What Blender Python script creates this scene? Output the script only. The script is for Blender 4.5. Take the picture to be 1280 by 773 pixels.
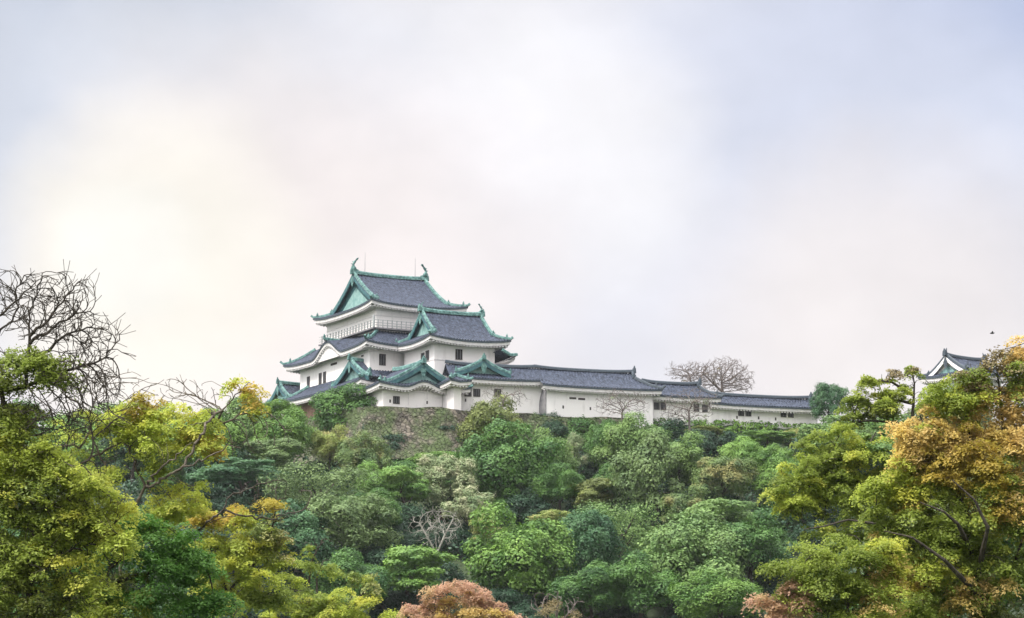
import bpy, math, random
import numpy as np
from mathutils import noise as mnoise, Vector
R = math.radians
for o in list(bpy.data.objects): bpy.data.objects.remove(o)
S = bpy.context.scene
COL = S.collection

# ------------------------------------------------------------------ camera
PITCH = R(11.0); FPX = 2600.0; CAM = np.array([0, 0, 1.7])
cam = bpy.data.cameras.new('camera'); cam.sensor_width = 36; cam.lens = 36*FPX/1280
cam.clip_start = 0.5; cam.clip_end = 20000
co = bpy.data.objects.new('camera', cam); COL.objects.link(co)
co.location = CAM; co.rotation_euler = (R(90)+PITCH, 0, 0); S.camera = co

def s2l(c):
    return tuple(((v/255)/12.92 if v/255 <= .04045 else ((v/255+.055)/1.055)**2.4) for v in c)

# ------------------------------------------------------------------ sky + sun
SUN_EL, SUN_AZ = R(56), R(243)      # azimuth clockwise from +Y: high behind the camera, slightly right
sun_dir = np.array([math.sin(SUN_AZ)*math.cos(SUN_EL), math.cos(SUN_AZ)*math.cos(SUN_EL), math.sin(SUN_EL)])
def ray(px, py):
    X = (px-640)/FPX; Y = (386.5-py)/FPX
    d = np.array([X, math.cos(PITCH)-Y*math.sin(PITCH), math.sin(PITCH)+Y*math.cos(PITCH)])
    return d/d[1]
def at(px, py, D): return CAM + ray(px, py)*D

w = bpy.data.worlds.new('World'); S.world = w; w.use_nodes = True
nt = w.node_tree; nt.nodes.clear()
def N(t, **k):
    n = nt.nodes.new(t)
    for a, b in k.items(): setattr(n, a, b)
    return n
out = N('ShaderNodeOutputWorld'); bg = N('ShaderNodeBackground'); bg.inputs[1].default_value = 0.1
nt.links.new(bg.outputs[0], out.inputs[0])
sky = N('ShaderNodeTexSky', sky_type='NISHITA'); sky.sun_disc = False
sky.sun_elevation = SUN_EL; sky.sun_rotation = SUN_AZ
tc = N('ShaderNodeTexCoord')
def vm(op, a, b=None):
    n = N('ShaderNodeVectorMath', operation=op)
    for i, v in enumerate((a, b)):
        if v is None: continue
        if isinstance(v, (tuple, list, np.ndarray)): n.inputs[i].default_value = tuple(v)
        else: nt.links.new(v, n.inputs[i])
    return n
def mth(op, a, b=None, c=None):
    n = N('ShaderNodeMath', operation=op)
    for i, v in enumerate((a, b, c)):
        if v is None: continue
        if isinstance(v, (int, float)): n.inputs[i].default_value = v
        else: nt.links.new(v, n.inputs[i])
    return n.outputs[0]
def mixc(f, a, b, mode='MIX'):
    n = N('ShaderNodeMix', data_type='RGBA', blend_type=mode)
    for i, v in ((0, f), (6, a), (7, b)):
        if isinstance(v, (int, float)): n.inputs[i].default_value = v
        elif isinstance(v, tuple): n.inputs[i].default_value = (*v[:3], 1)
        else: nt.links.new(v, n.inputs[i])
    return n.outputs[2]
gen = tc.outputs['Generated']
nz = N('ShaderNodeTexNoise'); nz.inputs['Scale'].default_value = 11; nz.inputs['Detail'].default_value = 6; nz.inputs['Roughness'].default_value = .5
nt.links.new(gen, nz.inputs['Vector'])
off = vm('SUBTRACT', nz.outputs['Color'], (.5, .5, .5))
sc_ = N('ShaderNodeVectorMath', operation='SCALE'); nt.links.new(off.outputs[0], sc_.inputs[0]); sc_.inputs['Scale'].default_value = .055
dist = vm('ADD', gen, sc_.outputs[0]); dist = vm('NORMALIZE', dist.outputs[0]).outputs[0]
def lin10(c, k=0.675): return tuple(v*10*k for v in s2l(c))
ccol = mixc(1.0, lin10((240, 239, 244)), lin10((240, 239, 244)))
def blob(cur, px, py, rad, col, amt=1.0):
    d = ray(px, py); d = d/np.linalg.norm(d)
    dt = vm('DOT_PRODUCT', dist, d).outputs['Value']
    mr = N('ShaderNodeMapRange', interpolation_type='SMOOTHSTEP')
    nt.links.new(dt, mr.inputs[0])
    mr.inputs[1].default_value = math.cos(rad/FPX); mr.inputs[2].default_value = math.cos(rad*.12/FPX)
    mr.inputs[3].default_value = 0; mr.inputs[4].default_value = amt
    return mixc(mr.outputs[0], cur, lin10(col))
for b in ((-60, -20, 520, (180, 190, 209), 1), (10, 200, 330, (222, 226, 236), .8), (1340, 30, 560, (174, 187, 219), 1), (1010, 250, 460, (219, 223, 238), .85), (1260, 300, 300, (218, 223, 239), .7),
          (430, 190, 220, (227, 228, 236), .75), (230, 130, 200, (232, 233, 239), .7), (880, 470, 300, (238, 236, 242), .8),
          (690, 190, 230, (252, 250, 252), .9), (520, 300, 260, (246, 241, 244), .7), (340, 420, 420, (251, 241, 237), .9), (180, 330, 240, (255, 249, 238), 1.0), (150, 310, 110, (255, 253, 246), .8),
          (1130, 440, 330, (243, 235, 232), .85)):
    ccol = blob(ccol, *b)
# finer cloud mottling
nz2 = N('ShaderNodeTexNoise'); nz2.inputs['Scale'].default_value = 7.5; nz2.inputs['Detail'].default_value = 6; nz2.inputs['Roughness'].default_value = .55
mp = N('ShaderNodeMapping'); mp.inputs['Scale'].default_value = (1, 1, 1.5); mp.inputs['Location'].default_value = (3.1, 1.7, .4); nt.links.new(gen, mp.inputs[0]); nt.links.new(mp.outputs[0], nz2.inputs['Vector'])
mr2 = N('ShaderNodeMapRange'); nt.links.new(nz2.outputs[0], mr2.inputs[0])
mr2.inputs[1].default_value = .3; mr2.inputs[2].default_value = .7; mr2.inputs[3].default_value = .875; mr2.inputs[4].default_value = 1.06
# an overcast dome: brighter overhead and round the veiled sun
sep = N('ShaderNodeSeparateXYZ'); nt.links.new(gen, sep.inputs[0])
mr3 = N('ShaderNodeMapRange', interpolation_type='SMOOTHSTEP'); nt.links.new(sep.outputs[2], mr3.inputs[0])
mr3.inputs[1].default_value = .38; mr3.inputs[2].default_value = .95; mr3.inputs[3].default_value = 1; mr3.inputs[4].default_value = 2.9
sd = vm('DOT_PRODUCT', gen, sun_dir).outputs['Value']
mr4 = N('ShaderNodeMapRange', interpolation_type='SMOOTHSTEP'); nt.links.new(sd, mr4.inputs[0])
mr4.inputs[1].default_value = .45; mr4.inputs[2].default_value = 1; mr4.inputs[3].default_value = 0; mr4.inputs[4].default_value = 2.0
k = mth('MULTIPLY', mr2.outputs[0], mth('ADD', mr3.outputs[0], mr4.outputs[0]))
scl = N('ShaderNodeVectorMath', operation='SCALE'); nt.links.new(ccol, scl.inputs[0]); nt.links.new(k, scl.inputs['Scale'])
fin = mixc(.95, sky.outputs[0], scl.outputs[0])
nt.links.new(fin, bg.inputs[0])
sl = bpy.data.lights.new('sun', 'SUN'); sl.energy = 2.1; sl.angle = R(10); sl.color = (1, .95, .87)
so = bpy.data.objects.new('sun', sl); COL.objects.link(so)
so.rotation_euler = Vector(tuple(sun_dir)).to_track_quat('Z', 'Y').to_euler(); so.location = (0, -50, 120)
S.view_settings.view_transform = 'Standard'; S.view_settings.look = 'None'; S.view_settings.exposure = 0.68; S.view_settings.gamma = 1
S.cycles.max_bounces = 6; S.cycles.diffuse_bounces = 1; S.cycles.transmission_bounces = 4; S.cycles.transparent_max_bounces = 4
S.cycles.volume_bounces = 0

# ------------------------------------------------------------------ materials
def mat(name, c1, c2=None, rough=.7, scale=3.0, bump=0.0, bscale=20.0, lo=.35, hi=.65, stretch=(1, 1, 1), metal=0.0, spec=.4):
    m = bpy.data.materials.new(name); m.use_nodes = True; t = m.node_tree; b = t.nodes['Principled BSDF']
    b.inputs['Roughness'].default_value = rough; b.inputs['Metallic'].default_value = metal; b.inputs['Specular IOR Level'].default_value = spec
    tx = t.nodes.new('ShaderNodeTexCoord'); mp = t.nodes.new('ShaderNodeMapping'); mp.inputs['Scale'].default_value = stretch
    t.links.new(tx.outputs['Object'], mp.inputs[0])
    n = t.nodes.new('ShaderNodeTexNoise'); n.inputs['Scale'].default_value = scale; n.inputs['Detail'].default_value = 6; n.inputs['Roughness'].default_value = .6
    t.links.new(mp.outputs[0], n.inputs['Vector'])
    r = t.nodes.new('ShaderNodeValToRGB'); r.color_ramp.elements[0].position = lo; r.color_ramp.elements[1].position = hi
    r.color_ramp.elements[0].color = (*c1, 1); r.color_ramp.elements[1].color = (*(c2 or c1), 1)
    t.links.new(n.outputs[0], r.inputs[0]); t.links.new(r.outputs[0], b.inputs['Base Color'])
    if bump:
        n2 = t.nodes.new('ShaderNodeTexNoise'); n2.inputs['Scale'].default_value = bscale; n2.inputs['Detail'].default_value = 4
        t.links.new(tx.outputs['Object'], n2.inputs['Vector'])
        bp = t.nodes.new('ShaderNodeBump'); bp.inputs['Strength'].default_value = bump; bp.inputs['Distance'].default_value = .1
        t.links.new(n2.outputs[0], bp.inputs['Height']); t.links.new(bp.outputs[0], b.inputs['Normal'])
    return m
M = {}
M['plaster'] = mat('white_plaster', (.66, .62, .58), (.90, .86, .82), .85, 1.4, .08, 8, .20, .46, (1, 1, .22))
M['soffit'] = mat('eave_plaster', (.66, .63, .61), (.84, .80, .77), .85, 2.0)
M['greyplaster'] = mat('dark_grey_plaster', (.16, .16, .165), (.27, .26, .26), .9, 1.5, .1, 6)  # its grey also stands in for shade on the tall gallery's end wall
M['tile'] = mat('dark_roof_tile', (.012, .017, .028), (.085, .104, .150), .7, 2.4, .35, 7, .34, .74, spec=.25)
M['tiledge'] = mat('tile_end', (.03, .045, .06), (.065, .085, .10), .6, 5)
M['patina'] = mat('green_patina', (.030, .095, .088), (.17, .32, .285), .65, 2.6, .1, 10, .38, .66)
M['patina_pale'] = mat('pale_patina', (.16, .31, .285), (.29, .45, .41), .65, 1.8)
M['patina_dark'] = mat('dark_patina', (.025, .085, .105), (.06, .17, .17), .6, 2.0)
M['wood'] = mat('dark_wood', (.035, .028, .025), (.08, .065, .055), .7, 9)
M['redwood'] = mat('red_brown_boards', (.30, .16, .12), (.44, .27, .20), .8, 1.3, .1, 6, stretch=(1, 1, .25))
M['dark'] = mat('dark_opening', (.012, .012, .014), (.02, .02, .022), .6, 4)
M['metal'] = mat('grey_metal', (.25, .25, .26), (.35, .35, .36), .4, 6, metal=.6)
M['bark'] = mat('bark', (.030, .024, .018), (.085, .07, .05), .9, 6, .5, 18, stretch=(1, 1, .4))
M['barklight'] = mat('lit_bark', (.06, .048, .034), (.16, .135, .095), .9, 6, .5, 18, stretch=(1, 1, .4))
M['twig'] = mat('grey_twig', (.12, .098, .085), (.22, .185, .165), .9, 6)
M['paletwig'] = mat('pale_twig', (.26, .25, .21), (.42, .40, .34), .9, 6)
M['soil'] = mat('undergrowth_soil', (.014, .024, .010), (.05, .075, .028), .95, .25, .5, 3)
M['rail'] = mat('weathered_rail', (.34, .36, .35), (.50, .51, .49), .8, 4)
M['bird'] = mat('dark_feathers', (.03, .03, .03), (.05, .05, .05), .8, 5)

def stone_mat():
    m = bpy.data.materials.new('mossy_stone'); m.use_nodes = True; t = m.node_tree; b = t.nodes['Principled BSDF']
    b.inputs['Roughness'].default_value = .9
    tx = t.nodes.new('ShaderNodeTexCoord')
    v = t.nodes.new('ShaderNodeTexVoronoi'); v.inputs['Scale'].default_value = 1.9; t.links.new(tx.outputs['Object'], v.inputs['Vector'])
    sp = t.nodes.new('ShaderNodeSeparateColor'); t.links.new(v.outputs['Color'], sp.inputs[0])
    r = t.nodes.new('ShaderNodeValToRGB'); r.color_ramp.elements[0].color = (.07, .062, .048, 1); r.color_ramp.elements[1].color = (.24, .205, .16, 1)
    t.links.new(sp.outputs[0], r.inputs[0])
    n = t.nodes.new('ShaderNodeTexNoise'); n.inputs['Scale'].default_value = .45; n.inputs['Detail'].default_value = 6; t.links.new(tx.outputs['Object'], n.inputs['Vector'])
    r2 = t.nodes.new('ShaderNodeValToRGB'); r2.color_ramp.elements[0].position = .38; r2.color_ramp.elements[1].position = .56
    t.links.new(n.outputs[0], r2.inputs[0])
    mx = t.nodes.new('ShaderNodeMix'); mx.data_type = 'RGBA'; t.links.new(r2.outputs[0], mx.inputs[0]); t.links.new(r.outputs[0], mx.inputs[6]); mx.inputs[7].default_value = (.09, .125, .045, 1)
    t.links.new(mx.outputs[2], b.inputs['Base Color'])
    v2 = t.nodes.new('ShaderNodeTexVoronoi'); v2.feature = 'DISTANCE_TO_EDGE'; v2.inputs['Scale'].default_value = 1.9; t.links.new(tx.outputs['Object'], v2.inputs['Vector'])
    mr = t.nodes.new('ShaderNodeMapRange'); mr.inputs[2].default_value = .12; t.links.new(v2.outputs[0], mr.inputs[0])
    bp = t.nodes.new('ShaderNodeBump'); bp.inputs['Strength'].default_value = .9; bp.inputs['Distance'].default_value = .25
    t.links.new(mr.outputs[0], bp.inputs['Height']); t.links.new(bp.outputs[0], b.inputs['Normal'])
    return m
M['stone'] = stone_mat()

def leafmat(name, c1, c2, c3=None, trans=.3, nscale=.5):
    """leaf: hue varies leaf by leaf and by patch of the crown"""
    m = bpy.data.materials.new(name); m.use_nodes = True; t = m.node_tree; b = t.nodes['Principled BSDF']; o = t.nodes['Material Output']
    b.inputs['Roughness'].default_value = .55; b.inputs['Specular IOR Level'].default_value = .35
    g = t.nodes.new('ShaderNodeNewGeometry')
    r = t.nodes.new('ShaderNodeValToRGB'); e = r.color_ramp.elements
    e[0].position = .1; e[1].position = .9; e[0].color = (*c1, 1); e[1].color = (*c2, 1)
    tx = t.nodes.new('ShaderNodeTexCoord'); n = t.nodes.new('ShaderNodeTexNoise'); n.inputs['Scale'].default_value = nscale; n.inputs['Detail'].default_value = 3
    t.links.new(g.outputs['Position'], n.inputs['Vector'])
    a = t.nodes.new('ShaderNodeMath'); a.operation = 'MULTIPLY_ADD'; a.inputs[1].default_value = .28; t.links.new(g.outputs['Random Per Island'], a.inputs[0])
    a2 = t.nodes.new('ShaderNodeMath'); a2.operation = 'MULTIPLY_ADD'; a2.inputs[1].default_value = 1.7; a2.inputs[2].default_value = -.48; t.links.new(n.outputs[0], a2.inputs[0])
    t.links.new(a2.outputs[0], a.inputs[2]); t.links.new(a.outputs[0], r.inputs[0])
    col = r.outputs[0]
    if c3:
        n3 = t.nodes.new('ShaderNodeTexNoise'); n3.inputs['Scale'].default_value = nscale*1.3; n3.inputs['Detail'].default_value = 2
        mp = t.nodes.new('ShaderNodeMapping'); mp.inputs['Location'].default_value = (7, 3, 5); t.links.new(g.outputs['Position'], mp.inputs[0]); t.links.new(mp.outputs[0], n3.inputs['Vector'])
        rr = t.nodes.new('ShaderNodeMapRange'); rr.inputs[1].default_value = .48; rr.inputs[2].default_value = .66; t.links.new(n3.outputs[0], rr.inputs[0])
        mx = t.nodes.new('ShaderNodeMix'); mx.data_type = 'RGBA'; t.links.new(rr.outputs[0], mx.inputs[0]); t.links.new(col, mx.inputs[6]); mx.inputs[7].default_value = (*c3, 1)
        col = mx.outputs[2]
    t.links.new(col, b.inputs['Base Color'])
    tr = t.nodes.new('ShaderNodeBsdfTranslucent'); t.links.new(col, tr.inputs[0])
    ms = t.nodes.new('ShaderNodeMixShader'); ms.inputs[0].default_value = trans
    t.links.new(b.outputs[0], ms.inputs[1]); t.links.new(tr.outputs[0], ms.inputs[2]); t.links.new(ms.outputs[0], o.inputs[0])
    return m
L = {
 'teal':   leafmat('leaf_teal', (.030, .100, .042), (.105, .225, .082), trans=.2, nscale=.35),
 'deep':   leafmat('leaf_deep_green', (.032, .105, .026), (.145, .285, .058), trans=.2, nscale=.35),
 'green':  leafmat('leaf_green', (.055, .150, .026), (.215, .365, .060), trans=.2, nscale=.35),
 'bright': leafmat('leaf_bright_green', (.10, .24, .050), (.28, .45, .095), trans=.2, nscale=.35),
 'soft':   leafmat('leaf_soft_green', (.075, .165, .045), (.245, .375, .10), trans=.2, nscale=.35),
 'olive':  leafmat('leaf_olive', (.105, .145, .038), (.30, .345, .095), trans=.2, nscale=.35),
 'limey':  leafmat('leaf_lime', (.15, .22, .05), (.38, .45, .11), (.42, .38, .14), trans=.2, nscale=.4),
 'cream':  leafmat('leaf_cream', (.12, .20, .075), (.36, .43, .21), (.46, .46, .27), trans=.2, nscale=.6),
 'greyol': leafmat('leaf_grey_olive', (.085, .15, .048), (.22, .315, .105), trans=.2, nscale=.4),
 'mix':    leafmat('leaf_mixed', (.055, .125, .045), (.22, .31, .08), (.30, .29, .10), trans=.2, nscale=.3),
 'shade':  leafmat('leaf_gap_shade', (.012, .045, .024), (.045, .105, .045), trans=.1, nscale=.35),  # darkened leaf colour that paints shade between and beneath the crowns
 # foreground
 'yolive': leafmat('leaf_yellow_olive', (.22, .28, .036), (.58, .67, .115), (.64, .64, .11), .55, .9),
 'fgreen': leafmat('leaf_fresh_green', (.045, .14, .022), (.16, .33, .055), None, .5, .9),
 'fdark':  leafmat('leaf_dark_olive', (.070, .10, .017), (.24, .28, .05), None, .5, .9),
 'folive': leafmat('leaf_olive_green', (.14, .20, .030), (.42, .51, .095), None, .55, .9),
 'gold':   leafmat('leaf_gold', (.36, .30, .04), (.64, .54, .11), (.60, .44, .10), .55, .9),
 'orange': leafmat('leaf_orange', (.56, .42, .13), (.82, .62, .25), (.76, .60, .18), .55, .9),
 'pink':   leafmat('leaf_salmon', (.46, .27, .17), (.74, .50, .35), (.60, .45, .22), .55, .8),
 'brown':  leafmat('leaf_brown', (.18, .14, .06), (.36, .30, .14), None, .3, .8),
}

# ------------------------------------------------------------------ object helpers
def tag(o, label=None, cat=None, group=None, kind=None):
    if label: o['label'] = label
    if cat: o['category'] = cat
    if group: o['group'] = group
    if kind: o['kind'] = kind
    return o
def empty(name, loc, label, cat, group=None):
    o = bpy.data.objects.new(name, None); COL.objects.link(o); o.location = tuple(loc); o.empty_display_size = .5
    return tag(o, label, cat, group)
def wloc(o):
    v = Vector((0, 0, 0))
    while o: v = v + Vector(o.location); o = o.parent
    return np.array(v)
class MB:
    def __init__(s): s.v = []; s.f = []
    def add(s, vs, fs):
        n = len(s.v); s.v += [tuple(map(float, p)) for p in vs]; s.f += [tuple(i+n for i in f) for f in fs]
    def hexa(s, p):       # 8 corners: bottom loop 0-3, top loop 4-7
        s.add(p, [(3, 2, 1, 0), (4, 5, 6, 7), (0, 1, 5, 4), (1, 2, 6, 5), (2, 3, 7, 6), (3, 0, 4, 7)])
    def box(s, W, a0, a1, b0, b1, z0, z1):
        s.hexa([W(a0, b0, z0), W(a1, b0, z0), W(a1, b1, z0), W(a0, b1, z0), W(a0, b0, z1), W(a1, b0, z1), W(a1, b1, z1), W(a0, b1, z1)])
    def sweep(s, pts, wd, ht, taper=1.0, up=(0, 0, 1), lift=0.0):
        """rounded ridge strip along a polyline: 6-sided section of width wd, height ht"""
        pts = [np.array(p, float) for p in pts]; n = len(pts); sec = [(-.5, 0), (-.42, .7), (-.2, 1), (.2, 1), (.42, .7), (.5, 0)]
        vs = []
        for i, p in enumerate(pts):
            d = pts[min(i+1, n-1)]-pts[max(i-1, 0)]; d = d/(np.linalg.norm(d)+1e-9)
            side = np.cross(d, up); side = side/(np.linalg.norm(side)+1e-9); u = np.cross(side, d)
            k = 1+(taper-1)*i/(n-1)
            for x, y in sec: vs.append(p+side*x*wd*k+u*(y*ht*k+lift))
        m = len(sec); fs = []
        for i in range(n-1):
            for j in range(m): fs.append((i*m+j, i*m+(j+1) % m, (i+1)*m+(j+1) % m, (i+1)*m+j))
        fs.append(tuple(range(m))[::-1]); fs.append(tuple((n-1)*m+j for j in range(m)))
        s.add(vs, fs)
    def tube(s, pts, rad, k=6):
        pts = [np.array(p, float) for p in pts]; n = len(pts); vs = []
        for i, p in enumerate(pts):
            d = pts[min(i+1, n-1)]-pts[max(i-1, 0)]; d = d/(np.linalg.norm(d)+1e-9)
            a = np.cross(d, (0.3, .9, .1) if abs(d[2]) > .8 else (0, 0, 1)); a /= np.linalg.norm(a); b = np.cross(d, a)
            r = rad[i] if hasattr(rad, '__len__') else rad
            for j in range(k): t = 2*math.pi*j/k; vs.append(p+(a*math.cos(t)+b*math.sin(t))*r)
        fs = [(i*k+j, i*k+(j+1) % k, (i+1)*k+(j+1) % k, (i+1)*k+j) for i in range(n-1) for j in range(k)]
        fs += [tuple(range(k))[::-1], tuple((n-1)*k+j for j in range(k))]
        s.add(vs, fs)
    def build(s, name, m, parent=None, smooth=False, loc=None):
        base = wloc(parent) if parent else (np.array(loc) if loc is not None else np.zeros(3))
        me = bpy.data.meshes.new(name); me.from_pydata([tuple(np.array(v)-base) for v in s.v], [], s.f); me.materials.append(m)
        if smooth: me.polygons.foreach_set('use_smooth', [True]*len(me.polygons))
        o = bpy.data.objects.new(name, me); COL.objects.link(o)
        if parent: o.parent = parent
        elif loc is not None: o.location = tuple(loc)
        return o
def frame(O, aza, azb, flip=False):
    A = np.array([math.sin(R(aza)), math.cos(R(aza)), 0]); B = np.array([math.sin(R(azb)), math.cos(R(azb)), 0]); O = np.array([O[0], O[1], 0.])
    return lambda a, b, z: O+A*a+B*b+np.array([0, 0, z])

# ------------------------------------------------------------------ japanese roofs
def prof(s, k=.42): return (1-k)*s+k*s*s
class Roof:
    """u runs along the ridge, v across; W(u,v,z) is world. Collects surfaces, then build() links parts under root."""
    def __init__(s, W, green=True):
        s.W = W; s.tile = MB(); s.green = green; s.p = []
    def new(s, kind): s.p.append((kind, MB())); return s.p[-1][1]
    def side(s, mp, s0, s1, dmax, zf, cl, cr, upf, wall, base=None, rib=.42, nd=9, eave=True):
        """one sloping roof side. mp(t,d)->(u,v): t along the eave, d inwards. cl/cr: mitred at the ends. wall = eave overhang"""
        W = s.W; n = max(2, int(round((s1-s0)/rib))); cols = n*4; vs = []; fs = []
        for i in range(cols+1):
            t = s0+(s1-s0)*i/cols; dm = dmax
            if cl: dm = min(dm, t-s0)
            if cr: dm = min(dm, s1-t)
            rb = (0, .08, .13, .08)[i % 4]
            for j in range(nd+1):
                d = dm*j/nd; u, v = mp(t, d); vs.append(W(u, v, zf(d)+upf(u, v)+rb))
        for i in range(cols):
            for j in range(nd): a = i*(nd+1)+j; fs.append((a, a+nd+1, a+nd+2, a+1))
        s.tile.add(vs, fs)
        if not eave: return
        m = max(6, int((s1-s0)/.7)); E = []; s_edge = s.new('tile_edge'); s_soff = s.new('eave'); s_raft = s.new('rafters')
        ins = [(0, .03), (0, -.2), (.12, -.22), (.14, -.62), (.30, -.66)]
        for i in range(m+1):
            f = i/m
            row = []
            for d, dz in ins:
                t0 = s0+(d if cl else 0); t1 = s1-(d if cr else 0)
                u, v = mp(t0+(t1-t0)*f, d); uu, vv = mp(s0+(s1-s0)*f, 0); row.append(W(u, v, zf(0)+upf(uu, vv)+dz))
            t0 = s0+(wall if cl else 0); t1 = s1-(wall if cr else 0)
            u, v = mp(t0+(t1-t0)*f, wall); row.append(W(u, v, zf(0)-.28)); E.append(row)
        for i in range(m):
            for j, mb in ((0, s_edge), (1, s_edge), (2, s_soff), (3, s_soff), (4, s_soff)):
                mb.add([E[i][j], E[i+1][j], E[i+1][j+1], E[i][j+1]], [(0, 1, 2, 3)])
        q = int((s1-s0)/.46)
        for i in range(q+1):
            t = s0+.25+(s1-s0-.5)*i/max(q, 1)
            de = wall
            if cl: de = min(de, t-s0)
            if cr: de = min(de, s1-t)
            if de < .5: continue
            u, v = mp(t, 0); z = zf(0)+upf(u, v)
            p = [mp(t-.1, .2), mp(t+.1, .2), mp(t+.1, de), mp(t-.1, de)]; f = de/wall
            zz = [z-.66, z-.66, z+(-.66*(1-f)+f*-.28), z+(-.66*(1-f)+f*-.28)]
            zz[2] = zz[3] = (z-.66)*(1-f)+f*(zf(0)-.28)
            s_raft.hexa([W(a, b, c-.17) for (a, b), c in zip(p, zz)]+[W(a, b, c+.02) for (a, b), c in zip(p, zz)])
    def oni(s, p, d, sc=.5):
        """ridge-end ornament block with a pointed crest, facing direction d"""
        mb = s.new('ridge_ornament'); d = np.array([d[0], d[1], 0.]); d /= np.linalg.norm(d); q = np.array([-d[1], d[0], 0]); p = np.array(p)
        o = lambda x, y, z: p+d*x*sc+q*y*sc+np.array([0, 0, z*sc])
        mb.hexa([o(-.35, -.55, -.5), o(.35, -.55, -.5), o(.35, .55, -.5), o(-.35, .55, -.5), o(-.3, -.4, .8), o(.3, -.4, .8), o(.3, .55, .8), o(-.3, .55, .8)])
        mb.hexa([o(-.25, -.3, .8), o(.25, -.3, .8), o(.25, .3, .8), o(-.25, .3, .8), o(-.05, -.08, 1.5), o(.15, -.08, 1.5), o(.15, .08, 1.5), o(-.05, .08, 1.5)])
    def gableface(s, uof, v0, v1, vm, zb, zt, pf, u, ui, ov_dir, width=.6, pale=True):
        """gable wall at u=ui and bargeboards at u; pf(v)->roof height"""
        W = s.W; n = 9; s_gab = s.new('gable_wall')
        for a, b in ((v0, vm), (v1, vm)):
            pts = [a+(b-a)*i/n for i in range(n+1)]; s_barge = s.new('bargeboard')
            for i in range(n):
                x, y = pts[i], pts[i+1]; zx, zy = pf(x), pf(y)
                p = [W(u, x, zx-width-.05), W(u, y, zy-width-.05), W(u-ov_dir*.18, y, zy-width-.05), W(u-ov_dir*.18, x, zx-width-.05),
                     W(u, x, zx-.02), W(u, y, zy-.02), W(u-ov_dir*.18, y, zy-.02), W(u-ov_dir*.18, x, zx-.02)]
                s_barge.hexa(p)
                s_gab.add([W(ui, x, zb), W(ui, y, zb), W(ui, y, max(zb, zy-.1)), W(ui, x, max(zb, zx-.1))], [(0, 1, 2, 3)])
        # pale triangular panel and pendant ornament
        h = (v1-v0)/2
        if pale:
            pts = [W(ui+ov_dir*.05, vm+h*k*.62, zb+.12) for k in (-1, 1)]+[W(ui+ov_dir*.05, vm, zb+(zt-zb)*.62)]
            s.new('gable_panel').add(pts, [(0, 1, 2)])
        g = lambda y, z: W(u+ov_dir*.03, vm+y, z)
        s.new('gable_pendant').add([g(-.45, zt-width-.3), g(-.25, zt-width-1.0), g(0, zt-width-1.35), g(.25, zt-width-1.0), g(.45, zt-width-.3), g(0, zt-.1)], [(0, 1, 2, 3, 4, 5)])
    def build(s, root, tilem, name='roof'):
        G = M['patina'] if s.green else M['tiledge']; GP = M['patina_pale'] if s.green else M['plaster']; BD = M['patina_dark'] if s.green else M['plaster']
        r = s.tile.build(name, tilem, root, True)
        mm = {'tile_edge': M['tiledge'], 'eave': M['soffit'], 'rafters': M['soffit'], 'gable_wall': BD, 'gable_panel': GP, 'bargeboard': BD}
        for nm, mb in s.p:
            if mb.v: mb.build(nm, mm.get(nm, G), r)
        return r
def upturn(u0, u1, v0, v1, amp=.6, ln=2.6):
    return lambda u, v: amp*math.exp(-(min(abs(u-u0), abs(u1-u))+min(abs(v-v0), abs(v1-v)))/ln)

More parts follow.
